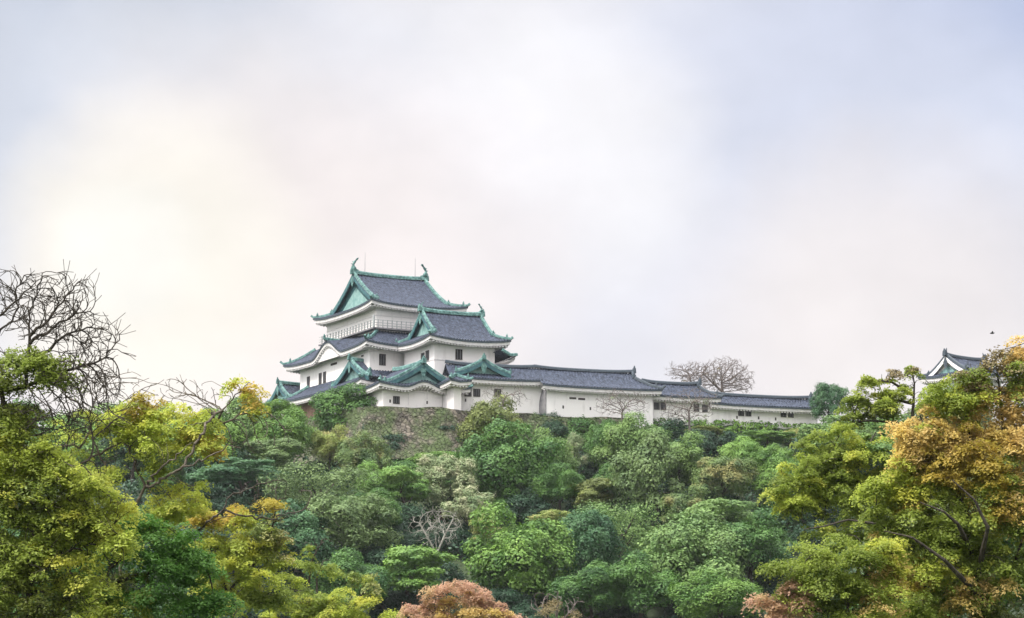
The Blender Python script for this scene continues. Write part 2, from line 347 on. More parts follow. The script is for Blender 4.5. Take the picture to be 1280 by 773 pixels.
def irimoya(W, u0, u1, v0, v1, ze, zr, dg, ov=.55, wall=1.5, green=True, amp=.6, ridge_h=.55, tipl=.7, gables=(1, 1), extra=None, hipends=(1, 1)):
    rf = Roof(W, green); half = (v1-v0)/2; vm = (v0+v1)/2; H = zr-ze
    zf = lambda d: ze+H*prof(d/half); up0 = upturn(u0, u1, v0, v1, amp)
    up = (lambda u, v: up0(u, v)+extra(u, v)) if extra else up0
    front = lambda t, d: (t, v0+d); back = lambda t, d: (t, v1-d); lft = lambda t, d: (u0+d, t); rgt = lambda t, d: (u1-d, t)
    for mp in (front, back): rf.side(mp, u0, u1, dg, zf, hipends[0], hipends[1], up, wall)
    if hipends[0]: rf.side(lft, v0, v1, dg, zf, 1, 1, up, wall)
    if hipends[1]: rf.side(rgt, v0, v1, dg, zf, 1, 1, up, wall)
    ua = u0+(dg-ov if hipends[0] else 0); ub = u1-(dg-ov if hipends[1] else 0)
    for sg, mp in ((0, front), (1, back)):
        rf.side(lambda t, d, mp=mp: mp(t, dg+d), ua, ub, half-dg, lambda d: zf(dg+d), 0, 0, lambda u, v: 0, wall, eave=False)
    # main ridge with gently rising ends
    n = 12; rp = []
    for i in range(n+1):
        u = ua+(ub-ua)*i/n; x = abs(2*i/n-1); rp.append(W(u, vm, zr+.25*x**3-.05))
    rf.new('ridge').sweep(rp, .6, ridge_h)
    # the verge: bargeboards, gable wall, descending ridges
    pf = lambda v: zf(half-abs(v-vm))
    for end, (u, dr) in enumerate(((ua, -1), (ub, 1))):
        if not hipends[end]:
            continue
        rf.gableface(None, v0+dg-.2, v1-dg+.2, vm, zf(dg)-.15, zr, pf, u, u-dr*(.5+.15), dr, width=.55)
        for sgn in (-1, 1):
            pts = []
            for i in range(8):
                d = half-(half-dg*1.0)*i/7*1.0
                pts.append(W(u-dr*.28, vm+sgn*(half-d), zf(d)+.05))
            rf.new('hip_ridge').sweep(pts, .42, .42)
            e = pts[-1]; dd = pts[-1]-pts[-2]; rf.oni(e+np.array([0, 0, .25]), dd, .42)
        rf.oni(W(u+dr*.12, vm, zr+.35), W(dr, 0, 0)-W(0, 0, 0), .55)
        for sgn in (-1, 1):          # hip ridges out to flared corner tips
            c = (u0 if end == 0 else u1); cv = v0 if sgn < 0 else v1; pts = []
            for i in range(11):
                d = dg*(1-i/9.0); d2 = max(d, -.35)
                uu = c-dr*d2; vv = cv-sgn*d2
                z = zf(max(d2, 0))+up(min(max(uu, u0), u1), min(max(vv, v0), v1))+(.06 if d2 >= 0 else .06+tipl*.55*(-d2/.35))
                pts.append(W(uu, vv, z))
            rf.new('hip_ridge').sweep(pts, .40, .40, .8)
            rf.oni(pts[7]+np.array([0, 0, .35]), pts[8]-pts[6], .32)
    rf.info = dict(ua=ua, ub=ub, vm=vm, zr=zr, ridge_h=ridge_h)
    return rf

def skirt(W, u0, u1, v0, v1, dep, ze, zt, sides='flbr', wall=1.5, green=True, amp=.6, extra=None, hip_tip=.7):
    """lean-to roof ring round a wall; sides: f (v0) b (v1) l (u0) r (u1)"""
    rf = Roof(W, green); up0 = upturn(u0, u1, v0, v1, amp)
    up = (lambda u, v: up0(u, v)+extra(u, v)) if extra else up0
    zf = lambda d: ze+(zt-ze)*prof(d/dep, .25)
    has = lambda c: c in sides
    if has('f'): rf.side(lambda t, d: (t, v0+d), u0, u1, dep, zf, has('l'), has('r'), up, wall, nd=6)
    if has('b'): rf.side(lambda t, d: (t, v1-d), u0, u1, dep, zf, has('l'), has('r'), up, wall, nd=6)
    if has('l'): rf.side(lambda t, d: (u0+d, t), v0, v1, dep, zf, has('f'), has('b'), up, wall, nd=6)
    if has('r'): rf.side(lambda t, d: (u1-d, t), v0, v1, dep, zf, has('f'), has('b'), up, wall, nd=6)
    for ca, cb, x, y, dx, dy in (('l', 'f', u0, v0, 1, 1), ('r', 'f', u1, v0, -1, 1), ('l', 'b', u0, v1, 1, -1), ('r', 'b', u1, v1, -1, -1)):
        if has(ca) and has(cb):
            pts = []
            for i in range(11):
                d2 = max(dep*(1-i/9.0), -.35); uu, vv = x+dx*d2, y+dy*d2
                z = zf(max(d2, 0))+up(min(max(uu, u0), u1), min(max(vv, v0), v1))+(.06 if d2 >= 0 else .06+hip_tip*.55*(-d2/.35)); pts.append(W(uu, vv, z))
            rf.new('hip_ridge').sweep(pts, .40, .40, .8); rf.oni(pts[7]+np.array([0, 0, .35]), pts[8]-pts[6], .32)
    return rf

def gable(rf, W, u0, u1, vm, hw, zb, zt, k=.5, flare=0.0):
    """triangular dormer gable: its face at u0 looks towards -u, ridge runs to u1. Added to roof rf"""
    H = zt-zb; pf = lambda v: zb+H*prof(1-min(1, abs(v-vm)/hw), k); keepW = rf.W; rf.W = W
    for sg in (-1, 1):
        n = max(3, int((u1-u0)/.42))*4; vs = []; fs = []; nd = 9
        for i in range(n+1):
            rb = (0, .08, .13, .08)[i % 4]
            for j in range(nd+1):
                v = vm+sg*hw*(1-j/nd); vs.append(W(u0+(u1-u0)*i/n, v, pf(v)+rb))
        for i in range(n):
            for j in range(nd): a = i*(nd+1)+j; fs.append((a, a+nd+1, a+nd+2, a+1))
        rf.tile.add(vs, fs)
        rf.new('hip_ridge').sweep([W(u0+.3, vm+sg*hw*(i/8), pf(vm+sg*hw*i/8)+.05) for i in range(9)], .5, .42)
        rf.oni(W(u0+.3, vm+sg*hw, zb+.3), W(0, sg, 0)-W(0, 0, 0), .4)
    rf.new('ridge').sweep([W(u0+(u1-u0)*i/6, vm, zt+.18*(1-i/6)**2-.05) for i in range(7)], .5, .5)
    rf.oni(W(u0-.05, vm, zt+.35), W(-1, 0, 0)-W(0, 0, 0), .5)
    rf.gableface(None, vm-hw, vm+hw, vm, zb-.1, zt, pf, u0, u0+.75, -1, width=.5); rf.W = keepW

def shachi(root, p, d, h=1.7):
    """roof fish: head down on the ridge end, tail curled up. d = horizontal direction towards the ridge middle"""
    mb = MB(); d = np.array([d[0], d[1], 0.]); d /= np.linalg.norm(d); p = np.array(p); pts = []; rad = []
    for i in range(10):
        t = i/9; x = -.30*math.sin(t*2.6)+.55*max(0, t-.55)*1.6; pts.append(p+d*(x*h*.45+.15)+np.array([0, 0, h*t*.86])); rad.append(h*(.19-.13*t+.03*math.sin(t*9)))
    mb.tube(pts, rad, 8); q = np.array([-d[1], d[0], 0]); tp = pts[-1]
    for sgn in (-1, 0, 1):
        a = tp+d*h*(.20+.05*sgn)+q*sgn*.22*h+np.array([0, 0, h*.18])
        mb.tube([tp, (tp+a)/2+np.array([0, 0, .06]), a], [.10*h*.7, .12*h*.7, .02], 5)
    for i in (3, 5, 7):
        a = pts[i]-d*h*.22+np.array([0, 0, .1]); mb.tube([pts[i], a], [.08*h, .02], 4)
    for sgn in (-1, 1): mb.tube([pts[1], pts[1]+q*sgn*.32*h+np.array([0, 0, .15])], [.09*h, .02], 4)
    mb.tube([pts[0]+d*.0, pts[0]+d*.35*h+np.array([0, 0, -.02])], [.17*h, .08*h], 6)
    return mb.build('roof_fish', M['patina'], root, True)

def window(root, W, plane, c, u, z, wd, ht, bars=3, out=-1, m='wood'):
    """window set in a wall. plane 'b': wall at b=c facing out*b; plane 'a' likewise. frame proud, dark pane, vertical bars"""
    def P(t, dpt, zz): return W(t, c+out*dpt, zz) if plane == 'b' else W(c+out*dpt, t, zz)
    def bx(mb, t0, t1, d0, d1, z0, z1): mb.hexa([P(t0, d0, z0), P(t1, d0, z0), P(t1, d1, z0), P(t0, d1, z0), P(t0, d0, z1), P(t1, d0, z1), P(t1, d1, z1), P(t0, d1, z1)])
    f = MB(); t0, t1 = u-wd/2, u+wd/2; z0, z1 = z-ht/2, z+ht/2; e = .07
    bx(f, t0-e, t1+e, .0, .06, z1, z1+e); bx(f, t0-e, t1+e, .0, .09, z0-e, z0); bx(f, t0-e, t0, .0, .06, z0, z1); bx(f, t1, t1+e, .0, .06, z0, z1)
    wo = f.build('window', M[m], root)
    p = MB(); bx(p, t0, t1, .004, .012, z0, z1); p.build('dark_opening', M['dark'], wo)
    b = MB()
    for i in range(bars):
        t = t0+(t1-t0)*(i+.5)/bars; bx(b, t-.035*wd, t+.035*wd, .012, .05, z0, z1)
    b.build('bars', M['greyplaster'], wo)
    return wo
def loophole(root, W, plane, c, u, z, wd=.22, ht=.42, out=-1):
    def P(t, dpt, zz): return W(t, c+out*dpt, zz) if plane == 'b' else W(c+out*dpt, t, zz)
    mb = MB(); t0, t1, z0, z1 = u-wd/2, u+wd/2, z-ht/2, z+ht/2
    mb.hexa([P(t0, 0, z0), P(t1, 0, z0), P(t1, .02, z0), P(t0, .02, z0), P(t0, 0, z1), P(t1, 0, z1), P(t1, .02, z1), P(t0, .02, z1)])
    return mb.build('loophole', M['wood'], root)
def moulding(mb, W, a0, a1, b0, b1, z, h=.16, t=.06):
    mb.box(W, a0-t, a1+t, b0-t, b0-.002, z, z+h); mb.box(W, a0-t, a0-.002, b0, b1+t, z, z+h)
def walls(root, W, a0, a1, b0, b1, z0, z1, name='wall', m='plaster'):
    mb = MB(); mb.box(W, a0, a1, b0, b1, z0, z1); return mb.build(name, M[m], root)

# ------------------------------------------------------------------ terrain
EDGE = np.array([(-400, 380), (-140, 345), (-75, 330), (-37, 309), (-24, 288), (-18, 279), (-9, 280), (-6, 282.5), (4.7, 285.5), (20, 289.8), (42, 296.6), (48, 297.5), (75, 304), (130, 320), (400, 390)], float)
def hn(x, y, s=.03): return mnoise.fractal(Vector((x*s, y*s, 1.3)), .9, 2.1, 3)
def edge_dist(x, y):
    p = np.array([x, y]); a = EDGE[:-1]; b = EDGE[1:]; ab = b-a
    t = np.clip(((p-a)*ab).sum(1)/(ab*ab).sum(1), 0, 1); q = a+ab*t[:, None]
    return np.hypot(*(p-q).T).min()
def terrain(x, y):
    ye = np.interp(x, EDGE[:, 0], EDGE[:, 1])
    if y >= ye: return 42.0
    d = edge_dist(x, y)
    st = float(np.interp(x, (-34, -27, 12, 22), (2.0, 7.0, 7.0, 3.0)))
    z = 42-st*min(1, d/2.0)-.40*max(0, d-2.2)
    z = z if z > 3 else 3*math.exp((z-3)/3)
    return max(0.0, z+hn(x, y)*min(1.2, d*.05)*(1 if z > 1 else z))
xs = np.concatenate([[-900, -500], np.concatenate([np.arange(-240, -44, 4.0), np.arange(-42, 60, 1.5), np.arange(62, 241, 4.0)]), [500, 900]])
ys = np.concatenate([[-300, -100, 0, 60, 120], np.arange(150, 262, 4.0), np.arange(262, 312, 1.5), np.arange(315, 360, 6), [420, 600, 1000]])
tv = []
for y in ys:
    for x in xs: tv.append((x, y, terrain(x, y) if y < 420 else (42.0 if y < 500 else max(0, 42-(y-500)*.4))))
nx = len(xs); tf = [(j*nx+i, j*nx+i+1, (j+1)*nx+i+1, (j+1)*nx+i) for j in range(len(ys)-1) for i in range(nx-1)]
me = bpy.data.meshes.new('ground'); me.from_pydata(tv, [], tf); me.materials.append(M['soil']); me.polygons.foreach_set('use_smooth', [True]*len(tf))
go = bpy.data.objects.new('ground', me); COL.objects.link(go); tag(go, kind='structure')
def locate(px, py, offz):
    r = ray(px, py); y = 160.0
    while y < 330:
        x = r[0]*y; z = CAM[2]+r[2]*y
        if z <= terrain(x, y)+offz: return np.array([x, y, z])
        y += .5
    return np.array([r[0]*292, 292., CAM[2]+r[2]*292])
# ------------------------------------------------------------------ the castle
O_K = at(462, 440, 290)
K = frame(O_K, 65, -32)
def swap(W): return lambda u, v, z: W(v, u, z)
KS = swap(K)
bell = lambda x: (math.cos(math.pi*x)+1)/2 if abs(x) < 1 else 0.0

keep = empty('castle_keep', K(6, 10, 42), 'three storey white castle keep with green edged tiled roofs, the tallest building on the hill', 'castle keep')
walls(keep, K, -.9, 13.5, -1.7, 19.5, 40.5, 48.3)
wl = walls(keep, K, 0, 13.2, 0, 22, 47.6, 53.4)
wt = walls(keep, K, 2, 13.6, 2, 17.6, 53, 59.6)
mb = MB(); moulding(mb, K, 2, 13.6, 2, 17.6, 58.35); moulding(mb, K, 2, 13.6, 2, 17.6, 57.6, .12); mb.build('moulding', M['soffit'], wt)
mb = MB(); moulding(mb, K, 0, 13.2, 0, 22, 51.95, .12, .05); mb.build('moulding', M['soffit'], wl)
mb = MB(); mb.box(K, -1.02, -.93, 10, 19.6, 40.5, 47.0); mb.build('boarding', M['redwood'], keep)
top = irimoya(K, .5, 15.6, .7, 19.2, 59.15, 65.05, 2.2, amp=.65)
tr = top.build(keep, M['tile'], 'top_roof')
karah = lambda u, v: (2.1*bell((v-10.5)/5.0)*max(0, 1-max(0, u+1.5)/4.2) if u < 2.3 else 0)
l2 = skirt(K, -1.5, 14.7, -1.8, 24.8, 3.55, 52.75, 55.3, 'flbr', extra=karah)
l2.new('ridge').sweep([K(-1.75+3.4*i/6, 10.5, 54.9+.0*i+.12*(1-i/6)**2) for i in range(7)], .5, .45); l2.oni(K(-1.8, 10.5, 55.35), K(-1, 0, 0)-K(0, 0, 0), .42)
l2.tile.box(K, 2.05, 13.1, 17.65, 21.3, 54.6, 55.28)
# the curved gable's plaster face under the wave of the eave
fs = MB(); n = 16
for i in range(n):
    a, b = 5.7+9.6*i/n, 5.7+9.6*(i+1)/n
    za, zb = 52.4+2.1*bell((a-10.5)/5.0)-.2, 52.4+2.1*bell((b-10.5)/5.0)-.2
    fs.add([K(-1.1, a, 52.25), K(-1.1, b, 52.25), K(-1.1, b, zb), K(-1.1, a, za)], [(0, 1, 2, 3)])
r2 = l2.build(keep, M['tile'], 'middle_roof'); fs.build('curved_gable', M['soffit'], r2)
l1 = skirt(K, -3.0, 5.5, -3.3, 21.9, 3.0, 47.05, 49.2, 'lfb', amp=.5)
gable(l1, K, -2.1, .45, 1.9, 5.7, 47.75, 50.75)
l1.build(keep, M['tile'], 'lower_roof')
# balcony round the top storey
bal = MB(); bal.box(K, 1.05, 14.4, 1.05, 1.98, 55.55, 55.75); bal.box(K, 1.05, 1.98, 1.98, 18.4, 55.55, 55.75)
bo = bal.build('balcony', M['greyplaster'], keep); rl = MB()
for z in (56.05, 56.4, 56.8):
    rl.box(K, 1.1, 14.4, 1.1, 1.16, z, z+.07); rl.box(K, 1.1, 1.16, 1.16, 18.4, z, z+.07)
for i in range(19):
    t = 1.1+i*.72; h = 57.15 if i == 0 else 56.9
    rl.box(K, t-.03, t+.03, 1.04, 1.22, 55.75, h)
    if i: rl.box(K, 1.04, 1.22, 1.12+i*.9, 1.18+i*.9, 55.75, 56.9)
rl.box(K, 1.0, 1.26, .98, 1.24, 55.75, 57.5)
rl.build('railing', M['rail'], bo)
for b in (19.2, 15.3, 13.9): window(keep, K, 'a', 0, b, 50.15, .75, 1.5, 2)
window(keep, K, 'b', 0, 1.95, 50.9, .85, 1.5, 2)
mb = MB(); mb.box(K, -.03, -.004, 10.0, 12.0, 51.55, 51.9); mb.build('slit', M['wood'], keep)
mb = MB(); mb.box(K, -.03, -.004, 1.8, 2.5, 51.5, 51.75); mb.build('slit', M['wood'], keep)
shachi(tr, K(2.35, 9.95, 65.75), K(1, 0, 0)-K(0, 0, 0), 1.75); shachi(tr, K(13.75, 9.95, 65.75), K(-1, 0, 0)-K(0, 0, 0), 1.75)
for a, h in ((4.1, 68.6), (12.1, 68.5)):
    mb = MB(); mb.tube([K(a, 9.95, 65.4), K(a, 9.95, h)], [.045, .02], 5); mb.build('lightning_rod', M['metal'], tr)

rear = empty('rear_turret', K(0, 25, 42), 'small green edged turret roof half hidden at the far left foot of the keep', 'turret')
walls(rear, K, -.5, 5, 23, 29, 40.5, 48.2)
rf = Roof(K); gable(rf, K, -1.7, 5.5, 26, 4.0, 47.95, 50.6); rf.build(rear, M['tile'])

# subsidiary keep in front of it on the right
sub = empty('small_keep', K(9, -5, 42), 'smaller white keep with one window and hip and gable roof, right of the tall keep', 'castle keep')
sw = walls(sub, K, 4.8, 14, -9.5, -1, 40.5, 53.0)
mb = MB(); moulding(mb, K, 4.8, 14, -9.5, -1, 51.9, .14); moulding(mb, K, 4.8, 14, -9.5, -1, 49.75, .14); mb.build('moulding', M['soffit'], sw)
st = irimoya(K, 3.3, 15.7, -11.0, -.2, 52.5, 57.15, 1.95, amp=.6); sr = st.build(sub, M['tile'], 'top_roof')
shachi(sr, K(4.85, -5.6, 57.8), K(1, 0, 0)-K(0, 0, 0), .75); shachi(sr, K(14.15, -5.6, 57.8), K(-1, 0, 0)-K(0, 0, 0), 1.15)
window(sub, K, 'b', -9.5, 8.5, 50.75, .9, 1.35, 2)
window(sub, K, 'a', 4.8, -6.3, 50.4, .8, 1.4, 2)
window(sub, K, 'a', 4.8, -7.6, 50.55, .8, 1.4, 2)
walls(sub, K, 8.4, 16.4, -11.2, -1.5, 40.5, 48.9)
lo = skirt(K, 7.6, 15.9, -11.9, -1, 2.2, 50.35, 51.3, 'r', amp=.5, wall=1.2)
lo.new('hip_ridge').sweep([K(13.7, -11.9, 51.3), K(15.0, -11.9, 50.65), K(16.1, -11.9, 50.75)], .4, .4)
lo.build(sub, M['tile'], 'lower_roof')

front = empty('gabled_turret', K(0, -10, 42), 'low white turret with broad green gable facing front, below the small keep', 'turret')
fw = walls(front, K, -4.5, 4.15, -13, -4, 40.5, 45.4)
kb = lambda u, v: (.95*bell((v-1.0)/2.9)*max(0, 1-max(0, u+14.2)/2.2) if u < -12 else 0)
fr = irimoya(KS, -14.2, -5, -5.7, 7.9, 44.95, 48.35, 1.35, amp=.5, hipends=(1, 0), extra=kb)
fr.build(front, M['tile'])
window(front, K, 'b', -13, -2.6, 43.2, .8, .9, 3)
loophole(front, K, 'b', -13, 1.9, 43.15); loophole(front, K, 'b', -13, -3.5, 43.0)
mb = MB(); mb.box(K, -.9, -.8, -13.05, -13.003, 42.6, 44.6); mb.box(K, 1.85, 1.95, -13.05, -13.003, 43.6, 44.6); mb.box(K, -.9, 1.95, -13.06, -13.053, 44.4, 44.5); mb.build('moulding', M['soffit'], fw)

bay = empty('corner_bay', K(6, -13, 42), 'narrow white bay with small hipped eaves at the left end of the long wall', 'turret')
walls(bay, K, 4.2, 5.3, -16, -8.2, 40.5, 45.9)
skirt(K, 3.0, 6.2, -17.2, -8, 1.6, 45.45, 46.5, 'lfr', amp=.5, wall=1.2).build(bay, M['tile'])

# the long galleries
GW = frame(at(683, 519, 284), 72.6, -17.4)
def gallery(name, label, a0, a1, b0, b1, z1, ro, he, wins, loops, dg=2.6, slits=(), name_g=None):
    root = empty(name, GW((a0+a1)/2, (b0+b1)/2, 42), label, 'gallery', 'white galleries along the hill top')
    walls(root, GW, a0, a1, b0, b1, 40.2, z1)
    rf = irimoya(GW, *ro, dg, amp=.18, wall=min(b0-ro[2], 1.0), green=False, hipends=he, ov=.3, ridge_h=.42)
    if name_g:
        rg = Roof(GW); gable(rg, swap(GW), 1.0, 4.6, *name_g, k=.45); rg.build(root, M['tile'], 'dormer_roof')
    rf.build(root, M['tile'])
    for u, z, wd, ht in wins: window(root, GW, 'b', b0, u, z, wd, ht, 3)
    for u, z in loops: loophole(root, GW, 'b', b0, u, z)
    for u, z, wd in slits:
        mb = MB(); mb.box(GW, u-wd/2, u+wd/2, b0-.03, b0-.004, z-.14, z+.14); mb.build('slit', M['wood'], root)
    return root
ga = gallery('wall_gallery', 'short white gallery with three windows between the corner bay and grey end wall', -13.4, -.02, 1.4, 5.0, 46.95, (-13.6, -.3, .4, 6.0, 46.75, 48.95), (0, 0),
             [(-10.85, 44.87, .85, .95), (-9.6, 44.9, .85, .95), (-6.6, 45.0, .85, .95)], [(-11.2, 43.8)], name_g=(-8.7, 3.9, 47.6, 49.35))
gb = gallery('wall_gallery', 'longest and tallest white gallery with two thin slits high in its wall', 0, 15.7, 0, 6.4, 46.3, (-.8, 16.9, -.9, 7.3, 46.05, 48.95), (0, 1),
             [], [(2.45, 43.25), (6.43, 43.2), (11.2, 43.2)], 3.1, [(3.86, 44.54, 1.0), (5.15, 44.49, 1.0)])
gc = gallery('wall_gallery', 'middle white gallery behind the two small bare trees, lower than its left neighbour', 15.72, 25.0, 1.0, 5.4, 45.7, (15.3, 26.3, .1, 6.3, 45.5, 47.75), (0, 1),
             [(16.7, 44.15, .7, .9), (17.67, 44.15, .7, .9), (22.7, 44.15, .7, .9), (24.0, 44.1, .7, .9)], [(19.5, 43.2)], 2.5)
gd = gallery('wall_gallery', 'lowest and rightmost white gallery ending behind the round dark tree', 25.02, 41.6, 1.2, 4.4, 44.9, (24.6, 42.8, .3, 5.3, 44.75, 46.4), (0, 1),
             [(29.64, 43.8, .75, .85), (30.76, 43.8, .75, .85), (36.24, 43.9, .75, .85), (37.37, 43.9, .75, .85)], [(29.0, 43.1), (32.35, 43.15), (35.0, 43.1)], 1.8)
# flared end wall of the tall gallery, its shade painted as dark grey plaster
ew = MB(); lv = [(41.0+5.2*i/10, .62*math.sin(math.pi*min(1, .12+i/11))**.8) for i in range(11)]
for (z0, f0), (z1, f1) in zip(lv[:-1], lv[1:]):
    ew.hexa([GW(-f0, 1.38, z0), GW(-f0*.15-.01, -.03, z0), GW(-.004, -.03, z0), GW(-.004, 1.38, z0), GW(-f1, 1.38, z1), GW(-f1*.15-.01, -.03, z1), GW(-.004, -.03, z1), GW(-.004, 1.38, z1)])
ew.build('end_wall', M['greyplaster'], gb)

# gate tower on the far right
O_G = at(1209.6, 461, 300); Gf = frame(O_G, 55, -35)
gt = empty('gate_turret', Gf(5, 5, 42), 'turret with blue grey roof and white gable rising behind the orange tree on the right', 'turret')
walls(gt, Gf, 1.4, 8.6, 1.4, 8.6, 41, 51)
gr = irimoya(Gf, 0, 10, 0, 10, 50.65, 53.75, 1.3, amp=.5, green=False, ridge_h=.45); gro = gr.build(gt, M['tile'])
gp = MB(); gp.add([Gf(1.3, 5+2.1*k, 51.3) for k in (-1, 1)]+[Gf(1.3, 5, 52.5)], [(0, 1, 2)]); gp.build('gable_panel', M['patina_pale'], gro)
for a, dx in ((.95, 1), (9.05, -1)):
    mb = MB(); p = Gf(a, 5, 54.1); mb.tube([p, p+np.array([0, 0, .5]), p+(Gf(dx, 0, 0)-Gf(0, 0, 0))*.18+np.array([0, 0, .95])], [.2, .16, .04], 6); mb.build('roof_fish', M['tiledge'], gro, True)

# low plaster parapet glimpsed between the trees on the right
Pf = frame(at(1062, 532, 293), 80, -10)
pa = empty('parapet_wall', Pf(6, .3, 41.4), 'low white plaster wall glimpsed under the flat topped tree on the right', 'wall')
walls(pa, Pf, 0, 12, 0, .6, 40.0, 42.3); mb = MB()
mb.hexa([Pf(-.2, -.4, 42.3), Pf(12.2, -.4, 42.3), Pf(12.2, 1, 42.3), Pf(-.2, 1, 42.3), Pf(-.2, .25, 42.65), Pf(12.2, .25, 42.65), Pf(12.2, .35, 42.65), Pf(-.2, .35, 42.65)]); mb.build('coping', M['tile'], pa)

# ------------------------------------------------------------------ stone retaining wall
line = [(-29.5, 291), (-27.4, 284.5), (-19.3, 275.2), (-9.4, 275.9), (-7.3, 276.6), (-5.2, 278.9), (4.4, 282.6), (17, 286.4)]
def along(pl, step):
    out = []
    for (x0, y0), (x1, y1) in zip(pl[:-1], pl[1:]):
        n = max(1, int(math.hypot(x1-x0, y1-y0)/step))
        for i in range(n): out.append((x0+(x1-x0)*i/n, y0+(y1-y0)*i/n))
    return out+[pl[-1]]
pl = along(line, .3); sv = []; sf = []; nr = 22; rs = random.Random(3)
for i, (x, y) in enumerate(pl):
    a = pl[max(0, i-3)]; b = pl[min(len(pl)-1, i+3)]; d = np.array([b[0]-a[0], b[1]-a[1]]); d /= np.linalg.norm(d); n = np.array([d[1], -d[0]])
    for j in range(nr+1):
        t = j/nr; offv = 2.6*t**1.5-.1
        p = Vector((x+n[0]*offv, y+n[1]*offv, 42.05-7.4*t))
        q, pts = mnoise.voronoi(p*1.9)[:2]; dd = q[1]-q[0]
        k = min(.16, dd*.35)+.25*mnoise.noise(p*.5)
        top_ = -.6*max(0, mnoise.noise(p*.22+Vector((3, 0, 0)))+.1) if j == 0 else 0
        sv.append((p.x+n[0]*k, p.y+n[1]*k, p.z+top_))
for i in range(len(pl)-1):
    for j in range(nr): a = i*(nr+1)+j; sf.append((a, a+1, a+nr+2, a+nr+1))
c0 = len(sv); 
for i, (x, y) in enumerate(pl): sv.append((x-.2, y+2.2, 41.98))
for i in range(len(pl)-1): sf.append((i*(nr+1), (i+1)*(nr+1), c0+i+1, c0+i))
me = bpy.data.meshes.new('stone_wall'); me.from_pydata(sv, [], sf); me.materials.append(M['stone'])
sw_ = bpy.data.objects.new('stone_wall', me); COL.objects.link(sw_); tag(sw_, 'mossy grey brown stone retaining wall under the white buildings', 'stone wall')
# ------------------------------------------------------------------ foliage
def quads(name, pos, nor, ln, wd, m, parent=None, rng=None, midx=None, base=None):
    """diamond leaves: pos (N,3), nor (N,3), length and width (N,)"""
    n = len(pos); rng = rng or np.random.default_rng(1)
    nor = nor/(np.linalg.norm(nor, axis=1, keepdims=True)+1e-9)
    t = np.cross(nor, rng.normal(size=(n, 3))); t /= (np.linalg.norm(t, axis=1, keepdims=True)+1e-9); b = np.cross(nor, t)
    ln = np.broadcast_to(ln, n)[:, None]; wd = np.broadcast_to(wd, n)[:, None]
    V = np.stack([pos-t*ln*.5, pos+b*wd*.5-t*ln*.08, pos+t*ln*.5, pos-b*wd*.5-t*ln*.08], 1).reshape(-1, 3)
    if base is not None: V = V-base
    me = bpy.data.meshes.new(name)
    me.vertices.add(4*n); me.vertices.foreach_set('co', V.astype(np.float32).ravel())
    me.loops.add(4*n); me.loops.foreach_set('vertex_index', np.arange(4*n, dtype=np.int32))
    me.polygons.add(n); me.polygons.foreach_set('loop_start', np.arange(0, 4*n, 4, dtype=np.int32))
    for x in (m if isinstance(m, list) else [m]): me.materials.append(x)
    if midx is not None: me.polygons.foreach_set('material_index', midx.astype(np.int32))
    me.update(); me.validate()
    return me
def link(name, me, parent=None):
    o = bpy.data.objects.new(name, me); COL.objects.link(o)
    if parent: o.parent = parent
    return o
def unit(rng, n):
    v = rng.normal(size=(n, 3)); return v/np.linalg.norm(v, axis=1, keepdims=True)

def crown_mesh(seed, nblob=34, n=13000, leaf=.055, br=(.20, .40), flat=1.0, rough=.25, droop=.0, low=-.55):
    """unit crown (radius about 1) of billowing leaf clumps"""
    rng = np.random.default_rng(seed); C = []; Rr = []
    while len(C) < nblob:
        p = unit(rng, 1)[0]*rng.uniform(.35, .85)**.6
        if p[2] < low: continue
        r = rng.uniform(*br)*(1.0 if p[2] > -.1 else .85)
        C.append(p*(1-r*.45)); Rr.append(r)
    C = np.array([p*(1+.38*mnoise.noise(Vector(p*1.4)+Vector((seed*1.7, 0, 0)))) for p in C]); Rr = np.array(Rr)
    w_ = Rr**2; bi = rng.choice(nblob, size=int(n*1.9), p=w_/w_.sum())
    d = unit(rng, len(bi)); d[:, 2] = np.where((d[:, 2] < -.25) & (rng.random(len(bi)) < .7), -d[:, 2], d[:, 2])
    sub = 1+rough*np.sin(d[:, 0]*5+bi*1.7)*np.sin(d[:, 1]*5+bi*.6)*np.sin(d[:, 2]*4+bi)
    rad = Rr[bi]*(rng.uniform(.72, 1.06, len(bi)))*sub
    P = C[bi]+d*rad[:, None]*np.array([1, 1, flat])
    keep_ = np.ones(len(bi), bool)
    for k in range(nblob):
        q = np.linalg.norm(P-C[k], axis=1)
        keep_ &= ~((q < Rr[k]*.62) & (bi != k) & (rng.random(len(bi)) < .93))
    P = P[keep_][:n]; d = d[keep_][:n]
    # a few stray sprays that break the outline
    ns = n//14; s_ = rng.choice(len(P), ns); P[s_] += d[s_]*rng.uniform(.02, .12, (ns, 1))
    nor = d*.85+rng.normal(size=d.shape)*.33+np.array([0, 0, .35])
    sz = leaf*rng.uniform(.45, 1.5, len(P))
    return quads('crown', P, nor, sz*1.25, sz*.8, M['bark'], rng=rng)
CR = {
 'billow': [crown_mesh(10+i, 40, 27000, .042, (.14, .44)) for i in range(4)],
 'dense': [crown_mesh(30+i, 60, 28000, .038, (.12, .34)) for i in range(3)],
 'loose': [crown_mesh(50+i, 34, 17000, .042, (.14, .34), .85, .35, low=-.4) for i in range(3)],
 'layer': [crown_mesh(70+i, 34, 20000, .042, (.18, .38), .5, .3, low=-.35) for i in range(3)],
 'feather': [crown_mesh(90+i, 44, 15000, .030, (.16, .40), 1.0, .4, low=-.5) for i in range(3)],
}
